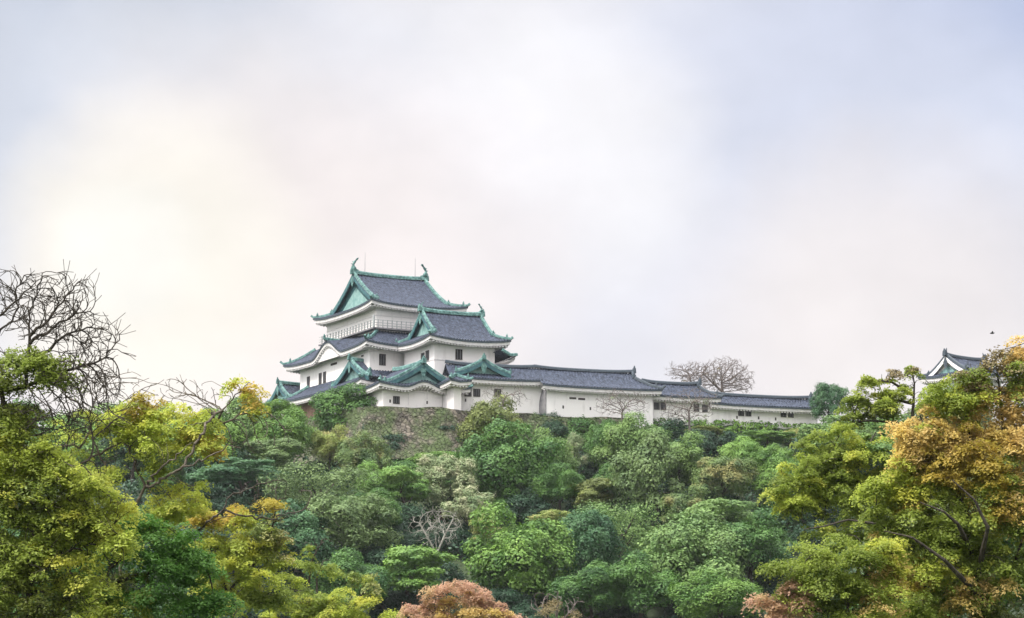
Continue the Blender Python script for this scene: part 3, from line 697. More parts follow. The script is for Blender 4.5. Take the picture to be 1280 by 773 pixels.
def trunk_mb(base, topz, r, rng, spread, m=5):
    mb = MB(); b = np.array(base); h = topz-b[2]; pts = [b+np.array([0, 0, -.6])]
    for i in range(1, 6): pts.append(b+np.array([rng.normal()*.12*i*.4, rng.normal()*.12*i*.4, h*i/5]))
    mb.tube(pts, [r*1.25, r, r*.85, r*.7, r*.55, r*.35], 7)
    for i in range(m):
        s = pts[2+i % 3]; a = rng.uniform(0, 6.28); e = s+np.array([math.cos(a)*spread*.6, math.sin(a)*spread*.6, spread*rng.uniform(.35, .8)])
        mid = (s+e)/2+rng.normal(size=3)*spread*.08; mb.tube([s, mid, e], [r*.45, r*.3, r*.1], 5)
    return mb
tcount = [0]
def hill_tree(px, py, wpx, hpx, kind, leaf, label, name='hillside_tree', group=None, off=None, D=None, cat='tree', ground=None):
    i = tcount[0]; tcount[0] += 1; rng = np.random.default_rng(500+i)
    p = at(px, py, D) if D else locate(px, py, off if off is not None else 5.0)
    dd = p[1]; rx = wpx/2*dd/FPX*1.24; rz = hpx/2*dd/FPX*1.2
    gz = terrain(p[0], p[1]) if ground is None else ground
    r = empty(name, (p[0], p[1], gz), label, cat, group)
    me0 = CR[kind][i % len(CR[kind])]
    c = bpy.data.objects.new('crown', me0); COL.objects.link(c); c.parent = r
    c.location = (0, 0, p[2]-gz); c.scale = (rx, (rx+max(rx*.2, min(rz, rx)))/2*1.0, rz); c.rotation_euler = (0, 0, rng.uniform(0, 6.28))
    sl_ = c.material_slots[0]; sl_.link = 'OBJECT'; sl_.material = L[leaf]
    mb = trunk_mb((p[0], p[1], gz), max(gz+1.2, p[2]+rz*.2), max(.15, rx*.05), rng, min(rx, rz)*.8); mb.build('trunk', M['bark'], r)
    return r

# ---- branching skeletons grown towards a cloud of points
def grow(seeds, att, step, kill, infl, maxit=90, rng=None, limb=(0, 0)):
    pos = []; par = []; rmin = []
    for si, pl in enumerate(seeds):
        tot = sum(np.linalg.norm(b-a) for a, b in zip(pl[:-1], pl[1:])); run = 0
        last = -1
        if pos:
            P = np.array(pos); d = np.linalg.norm(P-pl[0], axis=1)
            if d.min() < step*4.5: last = int(d.argmin())
        for a, b in zip(pl[:-1], pl[1:]):
            n = max(1, int(np.linalg.norm(b-a)/step))
            if last < 0: pos.append(np.array(a)); par.append(-1); rmin.append(limb[0]); last = len(pos)-1
            for i in range(1, n+1):
                pos.append(a+(b-a)*i/n); par.append(last); last = len(pos)-1; run += np.linalg.norm(b-a)/n; f_ = run/tot; w0 = limb[0] if si == 0 else limb[0]*.62; rmin.append(w0*(1-f_)+limb[1]*f_)
    att = np.array(att); P = np.array(pos); alive = np.ones(len(att), bool)
    D = np.linalg.norm(att[:, None]-P[None], axis=2); near = D.argmin(1); nd = D.min(1)
    for it in range(maxit):
        alive &= nd > kill
        act = alive & (nd < infl); P0 = np.array(pos)
        if not act.any(): break
        idx = np.unique(near[act]); new = []
        for k in idx:
            v = att[act & (near == k)]-pos[k]; v = (v/np.linalg.norm(v, axis=1, keepdims=True)).mean(0)
            if rng is not None: v = v+rng.normal(size=3)*.11+(pos[k]-pos[par[k]])/step*.75*(par[k] >= 0)
            v = v/(np.linalg.norm(v)+1e-9); q = pos[k]+v*step
            if np.linalg.norm(P0-q, axis=1).min() < .45*step: continue
            new.append((q, k))
        if not new: break
        n0 = len(pos)
        for q, k in new: pos.append(q); par.append(int(k))
        Q = np.array([q for q, _ in new]); d = np.linalg.norm(att[:, None]-Q[None], axis=2); j = d.argmin(1); m = d.min(1)
        up = m < nd; near[up] = n0+j[up]; nd[up] = m[up]
        if len(pos) > 14000: break
    return np.array(pos), np.array(par), np.array(rmin)
def skeleton_mesh(pos, par, tip, rmax, expo=2.3, k=5, rmin=None):
    n = len(pos); r = np.zeros(n); acc = np.zeros(n); kids = np.zeros(n, int)
    for i in range(n-1, -1, -1):
        r[i] = tip if kids[i] == 0 else acc[i]**(1/expo)
        if par[i] >= 0: acc[par[i]] += r[i]**expo; kids[par[i]] += 1
    r = np.minimum(r, rmax)
    if rmin is not None: r[:len(rmin)] = np.maximum(r[:len(rmin)], rmin)
    V = []; F = []
    ang = np.arange(k)*2*math.pi/k
    for i in range(n):
        p = par[i]
        if p < 0: continue
        d = pos[i]-pos[p]; l = np.linalg.norm(d)
        if l < 1e-6: continue
        d = d/l; a = np.cross(d, (.31, .87, .38)); a /= np.linalg.norm(a); b = np.cross(d, a)
        ring = np.cos(ang)[:, None]*a+np.sin(ang)[:, None]*b; r0 = min(r[p], r[i]*1.35); n0 = len(V)*k
        V.append(pos[p]-d*r0*.25+ring*r0); V.append(pos[i]+d*r[i]*.1+ring*r[i])
        for j in range(k): F.append((n0+j, n0+(j+1) % k, n0+k+(j+1) % k, n0+k+j))
    return np.concatenate(V), F, r
def fg_tree(name, label, D, limbs, blobs, bark='bark', leaf=.07, tip=.007, rmax=.3, step=.16, cat='tree', group=None, nleaf=250, disc=.36, dens=1.0, thick=.75, seed=1, natt=None, base=None, kill=None, infl=None, expo=2.3, limb=None, gap=-.06, rough=0.0, spur=None):
    """limbs: pixel polylines (px,py[,dy]) at depth D; blobs: (px,py,rx,ry,leaf or None for bare,density[,dy])"""
    rng = np.random.default_rng(seed); kpx = D/FPX
    P3 = lambda q: at(q[0], q[1], D+(q[2] if len(q) > 2 else 0))
    seeds = [[P3(q) for q in l] for l in limbs]
    if base is not None:
        b = P3(base); g = terrain(b[0], b[1]); s0 = seeds[0][0]
        seeds[0] = [np.array([b[0], b[1], g-.3]), (np.array([b[0], b[1], g])*.4+s0*.6)+rng.normal(size=3)*.1]+seeds[0]
    att = []; cl = []; cm = []; mats_ = []
    for bl in blobs:
        px, py, rx, ry, lf, den = bl[:6]; dy = bl[6] if len(bl) > 6 else 0
        c = at(px, py, D+dy); n = max(6, int(den*rx*ry*(.013 if lf is None else .0027)*dens))
        q = unit(rng, n)*(rng.random((n, 1))**.40); sc = np.array([rx*kpx, max(rx, ry)*kpx*thick, ry*kpx]); q = c+q*sc
        if lf:
            q = np.array([p_+np.array(mnoise.noise_vector(Vector(p_*(.9/(kpx*20)))))*rx*kpx*.28 for p_ in q])
            q = np.array([p_ for p_ in q if mnoise.noise(Vector(p_*(1.0/(kpx*22)))+Vector((seed, 0, 0))) > gap])
            if not len(q): continue
        att.append(q)
        if lf:
            if lf not in mats_: mats_.append(lf)
            cl.append(q); cm.append(np.full(len(q), mats_.index(lf)))
    att = np.concatenate(att); att = att+rng.normal(size=att.shape)*.02
    pos, par, rmin = grow(seeds, att, step, kill or step*1.3, infl or step*14, rng=rng, limb=limb or (rmax*.8, tip*2))
    if rough: pos = pos+np.where(np.arange(len(pos))[:, None] < len(rmin), rng.normal(size=pos.shape)*rough, 0)
    if spur:
        kid = np.zeros(len(pos), int); np.add.at(kid, par[par >= 0], 1); P_n = [pos]; q_n = [par]; m_ = len(pos)
        for i in np.where((kid <= 1) & (np.arange(len(pos)) >= len(rmin)))[0]:
            if kid[i] == 1 and rng.random() < .55: continue
            dv = pos[i]-pos[par[i]]; dv = dv/(np.linalg.norm(dv)+1e-9)
            for _ in range(spur[0] if kid[i] == 0 else 1):
                v = dv+rng.normal(size=3)*.5+np.array([0, 0, .15]); v /= np.linalg.norm(v); l_ = spur[1]*rng.uniform(.4, 1.2)
                P_n.append(np.array([pos[i]+v*l_*.5, pos[i]+v*l_+rng.normal(size=3)*l_*.12])); q_n.append(np.array([i, m_])); m_ += 2
        pos = np.concatenate(P_n); par = np.concatenate(q_n)
    V, F, r = skeleton_mesh(pos, par, tip, rmax, expo, rmin=rmin)
    b0 = np.array(seeds[0][0]); root = empty(name, b0, label, cat, group)
    me = bpy.data.meshes.new('trunk'); me.from_pydata((V-b0).tolist(), [], F); me.materials.append(M[bark]); me.polygons.foreach_set('use_smooth', [True]*len(F))
    link('trunk', me, root)
    if cl:
        cl = np.concatenate(cl); cm = np.concatenate(cm); n = len(cl)
        BC = np.array([at(b[0], b[1], D+(b[6] if len(b) > 6 else 0)) for b in blobs if b[4]]); BM = np.array([mats_.index(b[4]) for b in blobs if b[4]])
        BR = np.array([[b[2]*kpx, max(b[2], b[3])*kpx*thick, b[3]*kpx] for b in blobs if b[4]]); jq = cl+rng.normal(size=cl.shape)*BR.mean()*.42
        mixm = BM[np.linalg.norm((jq[:, None]-BC[None])/BR[None], axis=2).argmin(1)]; cm = np.where(rng.random(n) < .75, mixm, cm)
        rs = disc*rng.uniform(.45, 1.35, n)**1.2; ln_ = np.maximum(8, (nleaf*(rs/disc)**2).astype(int)); ci = np.repeat(np.arange(n), ln_); N_ = len(ci)
        a = rng.uniform(0, 6.283, N_); el = rng.uniform(.55, 1.0, n)[ci]; th0 = rng.uniform(0, 6.283, n)[ci]
        rr = np.sqrt(rng.random(N_))*rs[ci]*(1+.25*np.sin(3*a+th0)); tilt = rng.normal(size=(n, 2))*.20
        x0, y0 = np.cos(a)*rr, np.sin(a)*rr*el; dx, dy = x0*np.cos(th0)-y0*np.sin(th0), x0*np.sin(th0)+y0*np.cos(th0)
        dome = -rr*rr/rs[ci]*.38
        P = cl[ci]+np.stack([dx, dy, dx*tilt[ci, 0]+dy*tilt[ci, 1]+dome+rng.normal(size=N_)*.13*rs[ci]], 1)
        nor = np.stack([dx/rs[ci]*.6-tilt[ci, 0], dy/rs[ci]*.6-tilt[ci, 1], np.ones(N_)*.9], 1)+rng.normal(size=(N_, 3))*.38
        sz = leaf*.72*rng.uniform(.45, 1.55, N_)
        me = quads('crown', P, nor, sz*1.2, sz*.7, [L[x] for x in mats_], rng=rng, midx=cm[ci], base=b0)
        link('crown', me, root)
    return root

# ------------------------------------------------------------------ trees of the castle hill
HG = 'evergreen trees covering the castle hill'
HT = [
 # px, py, w, h, kind, leaf, label
 (443, 517, 98, 68, 'dense', 'deep', 'broad dark green tree hiding the left corner of the gabled turret'),
 (612, 545, 74, 84, 'billow', 'olive', 'tall olive topped tree standing in front of the short gallery'),
 (640, 592, 110, 100, 'billow', 'deep', 'wide dark green tree spreading below the olive topped tree under the galleries'),
 (690, 580, 56, 70, 'billow', 'soft', 'soft green tree leaning right of the olive topped tree'),
 (455, 572, 60, 54, 'billow', 'mix', 'mottled green and tan tree under the broad dark green one'),
 (413, 560, 46, 44, 'billow', 'limey', 'small yellow green tree below the red brown boarding'),
 (552, 603, 74, 70, 'dense', 'cream', 'cream flecked pale tree in the middle of the slope'),
 (502, 612, 74, 54, 'layer', 'bright', 'light green tree just left of the cream flecked one'),
 (585, 640, 66, 62, 'loose', 'cream', 'pale leaved open tree below the cream flecked tree'),
 (650, 702, 124, 112, 'billow', 'green', 'large rounded rich green tree low in the centre of the slope'),
 (735, 690, 84, 106, 'dense', 'teal', 'dark blue green tree between the two big rounded trees at the foot of the slope'),
 (778, 672, 112, 90, 'feather', 'soft', 'feathery blue green tree right of the dark blue green one'),
 (690, 653, 62, 30, 'layer', 'limey', 'low tan and lime tree over the large rich green crown'),
 (743, 622, 70, 44, 'layer', 'olive', 'flat olive tree in the centre above the feathery blue green tree'),
 (757, 560, 46, 70, 'dense', 'deep', 'upright dark tree below the left small bare tree'),
 (790, 560, 76, 66, 'billow', 'soft', 'rounded soft green tree under the tall gallery'),
 (820, 606, 90, 110, 'loose', 'greyol', 'grey green drooping tree right of the centre of the slope'),
 (850, 580, 74, 60, 'billow', 'soft', 'pale green dome between the grey green drooping tree and the middle gallery'),
 (902, 602, 84, 62, 'dense', 'mix', 'neat domed tree with a pale rim at the right of the slope'),
 (932, 572, 56, 44, 'billow', 'bright', 'bright green rounded tree below the lowest gallery'),
 (967, 580, 62, 42, 'billow', 'green', 'fresh green tree at the right end below the lowest gallery'),
 (958, 549, 84, 22, 'layer', 'green', 'low spreading green tree along the foot of the lowest gallery'),
 (719, 572, 40, 50, 'loose', 'cream', 'small creamy yellow tree at the left of the dark upright tree'),
 (862, 706, 120, 110, 'billow', 'soft', 'big pale topped tree at the foot of the slope right of centre'),
 (905, 655, 116, 60, 'layer', 'soft', 'wide flat topped green tree above the big pale topped one'),
 (938, 690, 100, 80, 'billow', 'deep', 'dark green tree behind the olive boughs on the right'),
 (800, 738, 90, 70, 'billow', 'deep', 'dark tree at the bottom edge right of the brown bush'),
 (900, 752, 100, 60, 'billow', 'green', 'green tree at the bottom edge beside the salmon leaves on the right'),
 (512, 722, 112, 74, 'layer', 'green', 'layered fresh green tree left of the salmon maple'),
 (402, 622, 130, 84, 'feather', 'greyol', 'hazy grey olive tree thin in leaf left of centre'),
 (440, 665, 110, 90, 'loose', 'greyol', 'dull grey olive tree low on the slope left of centre'),
 (352, 553, 80, 64, 'billow', 'green', 'tall green tree left of the red brown boarding'),
 (312, 528, 80, 62, 'billow', 'soft', 'pale green tree behind the twisted golden branch on the left'),
 (350, 523, 62, 44, 'dense', 'green', 'leafy green tree under the little turret at the left foot of the keep'),
 (340, 575, 90, 50, 'layer', 'greyol', 'brownish hazy tree under the tall green one on the left'),
 (300, 595, 110, 50, 'layer', 'teal', 'dark blue green tree behind the golden boughs on the left'),
 (365, 680, 110, 90, 'billow', 'teal', 'dark shaded tree behind the small bare forked tree'),
 (475, 606, 60, 46, 'billow', 'bright', 'bright green small tree between the hazy grey olive and cream flecked trees'),
 (462, 640, 66, 56, 'dense', 'deep', 'dark tree in the hollow left of the pale branched grey tree'),
 (252, 560, 90, 80, 'billow', 'green', 'green tree behind the fork of the golden branched tree'),
 (200, 560, 110, 90, 'billow', 'deep', 'dark green tree at the far left behind the golden sprays'),
 (860, 640, 70, 50, 'billow', 'mix', 'mottled tree under the grey green drooping one'),
 (700, 612, 60, 50, 'billow', 'deep', 'dark tree filling the gap right of the wide dark green tree'),
 (770, 612, 50, 50, 'billow', 'deep', 'dark tree in the hollow left of the grey green drooping tree'),
 (608, 668, 44, 50, 'loose', 'limey', 'thin lime tree left of the large rich green crown'),
 (985, 610, 80, 70, 'billow', 'green', 'green tree half hidden behind the olive tree on the right'),
 (1040, 560, 110, 60, 'billow', 'soft', 'pale green tree behind the upper olive boughs on the right'),
 (1110, 548, 120, 50, 'billow', 'green', 'green tree below the low plaster wall on the right'),
 (1190, 530, 120, 80, 'billow', 'mix', 'mottled tree standing in front of the gate turret'),
 (740, 740, 90, 60, 'billow', 'deep', 'dark tree behind the brown bush at the bottom'),
 (440, 735, 100, 70, 'billow', 'deep', 'dark tree behind the yellow leaved bush at bottom left'),
 (110, 560, 130, 90, 'billow', 'green', 'green tree far behind the leafy boughs at the left edge'),
 (30, 560, 130, 100, 'billow', 'deep', 'dark tree far behind the leaves at the left edge'),
]
for t in HT: hill_tree(*t[:7], group=HG)
fr_ = np.random.default_rng(9)
for gy in range(560, 790, 44):
    for gx in range(150, 1040, 58):
        hill_tree(gx+fr_.uniform(-22, 22), gy+fr_.uniform(-14, 14), fr_.uniform(56, 84), fr_.uniform(44, 66), ('billow', 'dense', 'loose')[fr_.integers(3)], ('shade', 'shade', 'shade', 'deep')[fr_.integers(4)],
                  'evergreen tree coloured dark like shade, crowded in among the larger crowns of the hillside wood', off=.6, group='evergreens filling the gaps of the hillside wood')
for q in ((1215, 700, 190, 170, 'mix', 'dark green tree behind the lower boughs of the orange and olive autumn tree'), (1285, 690, 130, 190, 'deep', 'dark tree at the right edge behind the autumn tree'),
          (1120, 760, 120, 90, 'deep', 'dark tree at the bottom behind the level branched olive tree'), (60, 720, 190, 150, 'deep', 'dark tree at the bottom left behind the leafy boughs')):
    hill_tree(q[0], q[1], q[2], q[3], 'billow', q[4], q[5], D=125, group='trees at the foot of the hill')
hill_tree(1035, 504, 42, 50, 'dense', 'teal', 'round dark blue green tree at the right end of the galleries', name='round_tree', D=292, ground=41.9)
for t in ((548, 579, 120, 26, 'bright', 'band of bright climbing leaves along the foot of the stone wall'), (720, 545, 50, 20, 'olive', 'thin olive scrub at the foot of the tall gallery'),
          (880, 541, 60, 14, 'olive', 'olive scrub under the middle gallery'), (1000, 548, 50, 26, 'limey', 'pale lime bush below the round dark tree'), (484, 562, 50, 40, 'green', 'green bush at the foot of the stone wall left of the band of bright leaves'), (575, 562, 46, 30, 'limey', 'lime green bush at the foot of the stone wall left of the olive topped tree'), (545, 548, 60, 22, 'mix', 'low mottled scrub in the middle of the stone wall'), (610, 520, 30, 14, 'limey', 'lime tuft at the top of the stone wall beside the corner bay'), (505, 545, 30, 26, 'green', 'small green shrub on the stone wall right of the broad dark green tree'), (532, 532, 26, 14, 'olive', 'olive tuft high on the stone wall below the gabled turret'), (590, 538, 30, 26, 'olive', 'olive shrub at the left of the olive topped tree on the stone wall'), (560, 553, 60, 30, 'deep', 'dark creeper on the stone wall below the gabled turret'),
          (655, 540, 36, 30, 'olive', 'olive creeper on the stone wall below the grey end wall')):
    hill_tree(t[0], t[1], t[2], t[3], 'dense', t[4], t[5], name='shrub', off=1.3, cat='shrub', group='scrub along the foot of the walls')

# undergrowth that covers the slope: nobody could count it
rng = np.random.default_rng(77); P_ = []; N_ = []
for _ in range(5200):
    x = rng.uniform(-120, 150); y = rng.uniform(196, 300)
    ye = np.interp(x, EDGE[:, 0], EDGE[:, 1])
    if y > ye-2.5 and -30 < x < 62: continue
    n = 12; c = np.array([x, y, terrain(x, y)+rng.uniform(.2, 1.6)]); d = unit(rng, n); d[:, 2] = abs(d[:, 2]); P_.append(c+d*rng.uniform(.5, 1.3)); N_.append(d+rng.normal(size=(n, 3))*.4)
me = quads('undergrowth', np.concatenate(P_), np.concatenate(N_), .5, .36, L['shade'], rng=rng); tag(link('undergrowth', me), kind='stuff')  # leaves take the painted gap shade as their colour
P_ = []; N_ = []
for _ in range(1500):          # low growth along the foot of the galleries
    x = rng.uniform(2, 62); y = np.interp(x, EDGE[:, 0], EDGE[:, 1])+rng.uniform(-3, .6); n = 12
    c = np.array([x, y, max(terrain(x, y), 39.5)+rng.uniform(.0, .35)]); d = unit(rng, n); d[:, 2] = abs(d[:, 2]); P_.append(c+d*rng.uniform(.25, .6)*np.array([1, 1, .8])); N_.append(d+rng.normal(size=(n, 3))*.4)
me = quads('ground_cover', np.concatenate(P_), np.concatenate(N_), .32, .24, L['green'], rng=rng); tag(link('ground_cover', me), kind='stuff')

# ------------------------------------------------------------------ small bare trees by the walls
bare = dict(bark='twig', spur=(3, .55), tip=.011, rmax=.16, step=.26, expo=2.5, thick=.8, limb=(.11, .02))
fg_tree('bare_tree', 'small bare tree in front of the tall gallery wall', 279.5, [[(777, 528), (778, 515), (782, 508)]], [(780, 504, 36, 17, None, 32), (762, 510, 18, 10, None, 26), (778, 504, 30, 12, 'cream', 3)], seed=21, group='small bare trees by the walls', **bare)
fg_tree('bare_tree', 'small bare tree with a dark trunk in front of the middle gallery', 281, [[(864, 560), (862, 535), (861, 515), (865, 505)]], [(864, 506, 36, 22, None, 32), (848, 516, 26, 12, None, 26), (864, 508, 32, 18, 'cream', 3)], seed=22, group='small bare trees by the walls', **bare)
fg_tree('bare_tree', 'bare twigs rising behind the olive topped tree before the short gallery', 276.5, [[(625, 540), (627, 512), (630, 500)]], [(618, 492, 16, 12, None, 24), (648, 494, 14, 14, None, 24)], seed=23, group='small bare trees by the walls', **bare)
bb = dict(bark='twig', spur=(5, .6), tip=.011, rmax=.3, step=.22, expo=2.4, thick=.8, limb=(.2, .05))
fg_tree('bare_tree', 'taller bare winter tree behind the roof of the middle gallery', 306, [[(905, 510), (903, 490), (902, 478)], [(903, 490), (890, 478), (880, 468)]], [(906, 470, 36, 23, None, 60), (880, 474, 26, 15, None, 50), (925, 480, 18, 12, None, 60), (905, 474, 28, 16, 'brown', 6)], seed=24, group='bare trees behind the galleries', **bb)
fg_tree('bare_tree', 'lower bare winter tree at the left behind the roof of the middle gallery', 308, [[(866, 505), (864, 480), (862, 470)]], [(862, 466, 26, 12, None, 62), (842, 465, 12, 10, None, 50), (862, 468, 20, 8, 'brown', 7)], seed=25, group='bare trees behind the galleries', **bb)
fg_tree('pale_tree', 'grey bare tree with pale forked branches below the cream flecked tree', 228, [[(548, 715), (547, 695), (545, 680)], [(547, 695), (532, 668), (525, 655)], [(547, 690), (558, 665), (566, 650)]], [(545, 660, 34, 26, None, 26)], bark='paletwig', tip=.012, rmax=.16, step=.28, spur=(3, .5), limb=(.10, .02), seed=26)

# ------------------------------------------------------------------ foreground trees, left
fg_tree('leafy_tree', 'bare topped tree with gnarled limbs and olive leaves at the left edge', 46,
  [[(38, 800), (36, 740), (40, 660), (22, 560), (0, 491)], [(0, 491, .1), (18, 485), (39, 482), (54, 473), (80, 464), (116, 455), (131, 447), (149, 425)],
   [(22, 560, .3), (-10, 450, .3), (0, 412, .3), (15, 403), (22, 384), (18, 366), (30, 348)], [(0, 412, .3), (-12, 402, .2), (0, 394), (19, 378), (42, 357)],
   [(30, 484, -.2), (37, 440), (37, 422), (36, 390), (45, 369), (52, 343)], [(37, 422, -.2), (60, 398), (77, 378), (89, 363)], [(37, 428, -.2), (68, 410), (95, 390), (112, 388)], [(56, 445), (70, 428), (92, 415), (118, 410)],
   [(40, 660), (70, 600), (110, 575)], [(38, 720), (80, 690), (120, 680)], [(37, 730), (10, 690), (-10, 660)]],
  [(58, 388, 54, 50, None, 9), (112, 430, 42, 36, None, 9), (104, 478, 54, 30, None, 13), (14, 370, 30, 34, None, 9), (88, 372, 32, 28, None, 9), (120, 520, 40, 30, None, 7), (60, 520, 50, 24, None, 8),
   (40, 452, 42, 20, 'folive', 20), (78, 468, 26, 12, 'folive', 18), (10, 475, 24, 26, 'fdark', 20), (8, 515, 34, 26, 'folive', 18), (20, 548, 46, 20, 'yolive', 16),
   (0, 600, 40, 50, 'yolive', 18), (55, 575, 50, 18, 'yolive', 16), (110, 665, 60, 26, 'yolive', 18), (0, 720, 40, 60, 'folive', 16), (55, 620, 60, 20, 'limey', 12), (30, 590, 58, 34, 'yolive', 20), (85, 612, 60, 40, 'yolive', 20), (35, 640, 60, 36, 'folive', 18), (125, 645, 44, 34, 'yolive', 18), (20, 690, 60, 40, 'folive', 16), (75, 690, 50, 36, 'yolive', 12), (40, 745, 70, 40, 'fdark', 14), (70, 655, 50, 26, 'folive', 14), (100, 745, 40, 30, 'yolive', 12)],
  seed=1, base=(38, 860), leaf=.078, rmax=.11, tip=.0062, step=.12, rough=.02, spur=(3, .40), infl=1.9, limb=(.065, .012), kill=.14, expo=3.1, dens=.85)
fg_tree('leafy_tree', 'golden leaved tree with a lit fork and spreading crooked boughs on the left', 57,
  [[(150, 800), (152, 690), (160, 645), (178, 618), (181, 609)], [(181, 609), (163, 564), (150, 545), (140, 520)], [(181, 609), (196, 591, -.8), (226, 566, -1.4), (240, 552, -1.6)], [(181, 612, -.2), (209, 594, -.9), (229, 585, -1.4), (253, 576, -1.6), (270, 566, -1.6), (285, 558, -1.6), (302, 557, -1.6)],
   [(229, 585, -1.4), (250, 545, -1.2), (264, 521, -.8), (277, 512), (290, 500), (309, 481)], [(264, 521), (280, 530), (300, 520), (330, 515)], [(160, 645), (142, 620), (108, 606)], [(151, 642), (133, 603), (130, 579), (112, 540), (113, 520), (119, 500), (116, 480)],
   [(112, 540), (98, 560), (60, 556), (25, 556)], [(113, 520), (90, 500), (70, 482)], [(140, 560), (100, 580), (60, 572)]],
  [(215, 545, 66, 26, 'yolive', 20), (165, 525, 46, 20, 'yolive', 18), (250, 552, 34, 24, 'gold', 16), (180, 505, 36, 22, 'gold', 10), (232, 525, 44, 20, 'yolive', 16), (300, 478, 18, 11, 'gold', 22), (318, 510, 10, 8, 'yolive', 22), (312, 488, 14, 8, 'yolive', 12),
   (150, 545, 36, 14, 'yolive', 12), (185, 650, 50, 24, 'yolive', 16), (232, 625, 40, 30, 'yolive', 16), (205, 580, 26, 12, 'yolive', 10), (90, 530, 40, 16, 'yolive', 6), (120, 590, 40, 18, 'yolive', 10), (70, 565, 40, 12, 'yolive', 6),
   (215, 488, 70, 20, None, 11), (262, 505, 40, 22, None, 10), (150, 480, 36, 22, None, 10), (330, 535, 44, 26, None, 9), (110, 555, 60, 30, None, 5), (300, 555, 40, 16, None, 8)],
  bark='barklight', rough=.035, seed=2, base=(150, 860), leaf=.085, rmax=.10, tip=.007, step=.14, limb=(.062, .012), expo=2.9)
fg_tree('leafy_tree', 'fresh green leaved tree low at the bottom left', 49,
  [[(135, 800), (133, 740), (136, 712), (140, 690)], [(136, 712), (170, 680), (200, 660)], [(134, 730), (190, 715), (240, 700)], [(135, 760), (110, 745), (90, 720), (80, 700)], [(134, 735), (60, 760), (50, 770)]],
  [(172, 655, 30, 14, 'fgreen', 24), (215, 668, 30, 16, 'fgreen', 24), (150, 678, 34, 16, 'fgreen', 22), (195, 692, 40, 16, 'fgreen', 22), (238, 695, 26, 16, 'fgreen', 24), (115, 668, 26, 16, 'fgreen', 16), (108, 700, 30, 16, 'fgreen', 14), (255, 722, 30, 18, 'fgreen', 24), (210, 722, 40, 14, 'fgreen', 20), (270, 750, 24, 16, 'fgreen', 22), (230, 748, 40, 16, 'fgreen', 22), (165, 720, 40, 14, 'fdark', 18), (180, 750, 50, 20, 'fgreen', 16), (255, 775, 40, 14, 'fgreen', 20), (120, 740, 40, 26, 'yolive', 8), (160, 765, 50, 20, 'yolive', 10)],
  seed=3, base=(135, 880), leaf=.072, rmax=.16)
fg_tree('leafy_tree', 'rounded yellow green tree at the lower left with a dark angular branch above', 67,
  [[(300, 830), (285, 740), (262, 680), (247, 663)], [(247, 663), (262, 652, -.8), (280, 639, -1.6), (283, 624, -1.6), (300, 615, -1.6), (322, 606, -1.6), (348, 599, -1.6)], [(280, 639, -1.6), (319, 647, -1.6), (337, 649, -1.6), (382, 636, -1.4), (388, 622, -1.4)], [(285, 740), (320, 700), (340, 660)], [(290, 760), (340, 740)]],
  [(300, 672, 56, 24, 'yolive', 22), (335, 668, 28, 26, 'limey', 18), (330, 630, 30, 10, 'gold', 16), (345, 690, 20, 22, 'limey', 14), (275, 650, 34, 22, 'gold', 16), (300, 710, 60, 26, 'yolive', 22), (330, 745, 50, 26, 'folive', 18), (280, 745, 44, 30, 'yolive', 18), (250, 640, 30, 16, 'yolive', 12), (340, 612, 50, 22, None, 7), (350, 640, 50, 18, None, 6),  (260, 690, 30, 24, 'yolive', 14)],
  seed=4, base=(300, 870), leaf=.09, rmax=.12, tip=.008, limb=(.055, .012), rough=.035)
fg_tree('forked_tree', 'small forked tree with few olive leaves and black stems', 82,
  [[(386, 800), (385, 740), (388, 712), (392, 696), (400, 682)], [(386, 800), (396, 740), (396, 722), (401, 708), (404, 702)]],
  [(398, 690, 24, 14, 'folive', 7), (392, 706, 30, 14, 'folive', 6), (412, 714, 14, 10, 'yolive', 6), (375, 715, 20, 16, None, 10), (395, 680, 20, 10, None, 14)], seed=5, base=(388, 860), leaf=.09, rmax=.16, tip=.012)
fg_tree('bush', 'yellow leaved bush at the bottom edge left of the salmon maple', 76,
  [[(430, 810), (432, 770), (440, 745)], [(432, 770), (400, 755)], [(432, 765), (460, 735)]],
  [(430, 750, 50, 20, 'yolive', 18), (455, 724, 20, 13, 'limey', 20), (385, 758, 44, 22, 'folive', 18), (355, 735, 24, 20, 'folive', 14), (440, 772, 60, 16, 'yolive', 18), (360, 772, 50, 20, 'yolive', 14)], seed=6, cat='bush', base=(430, 850), leaf=.09, rmax=.12, tip=.009)
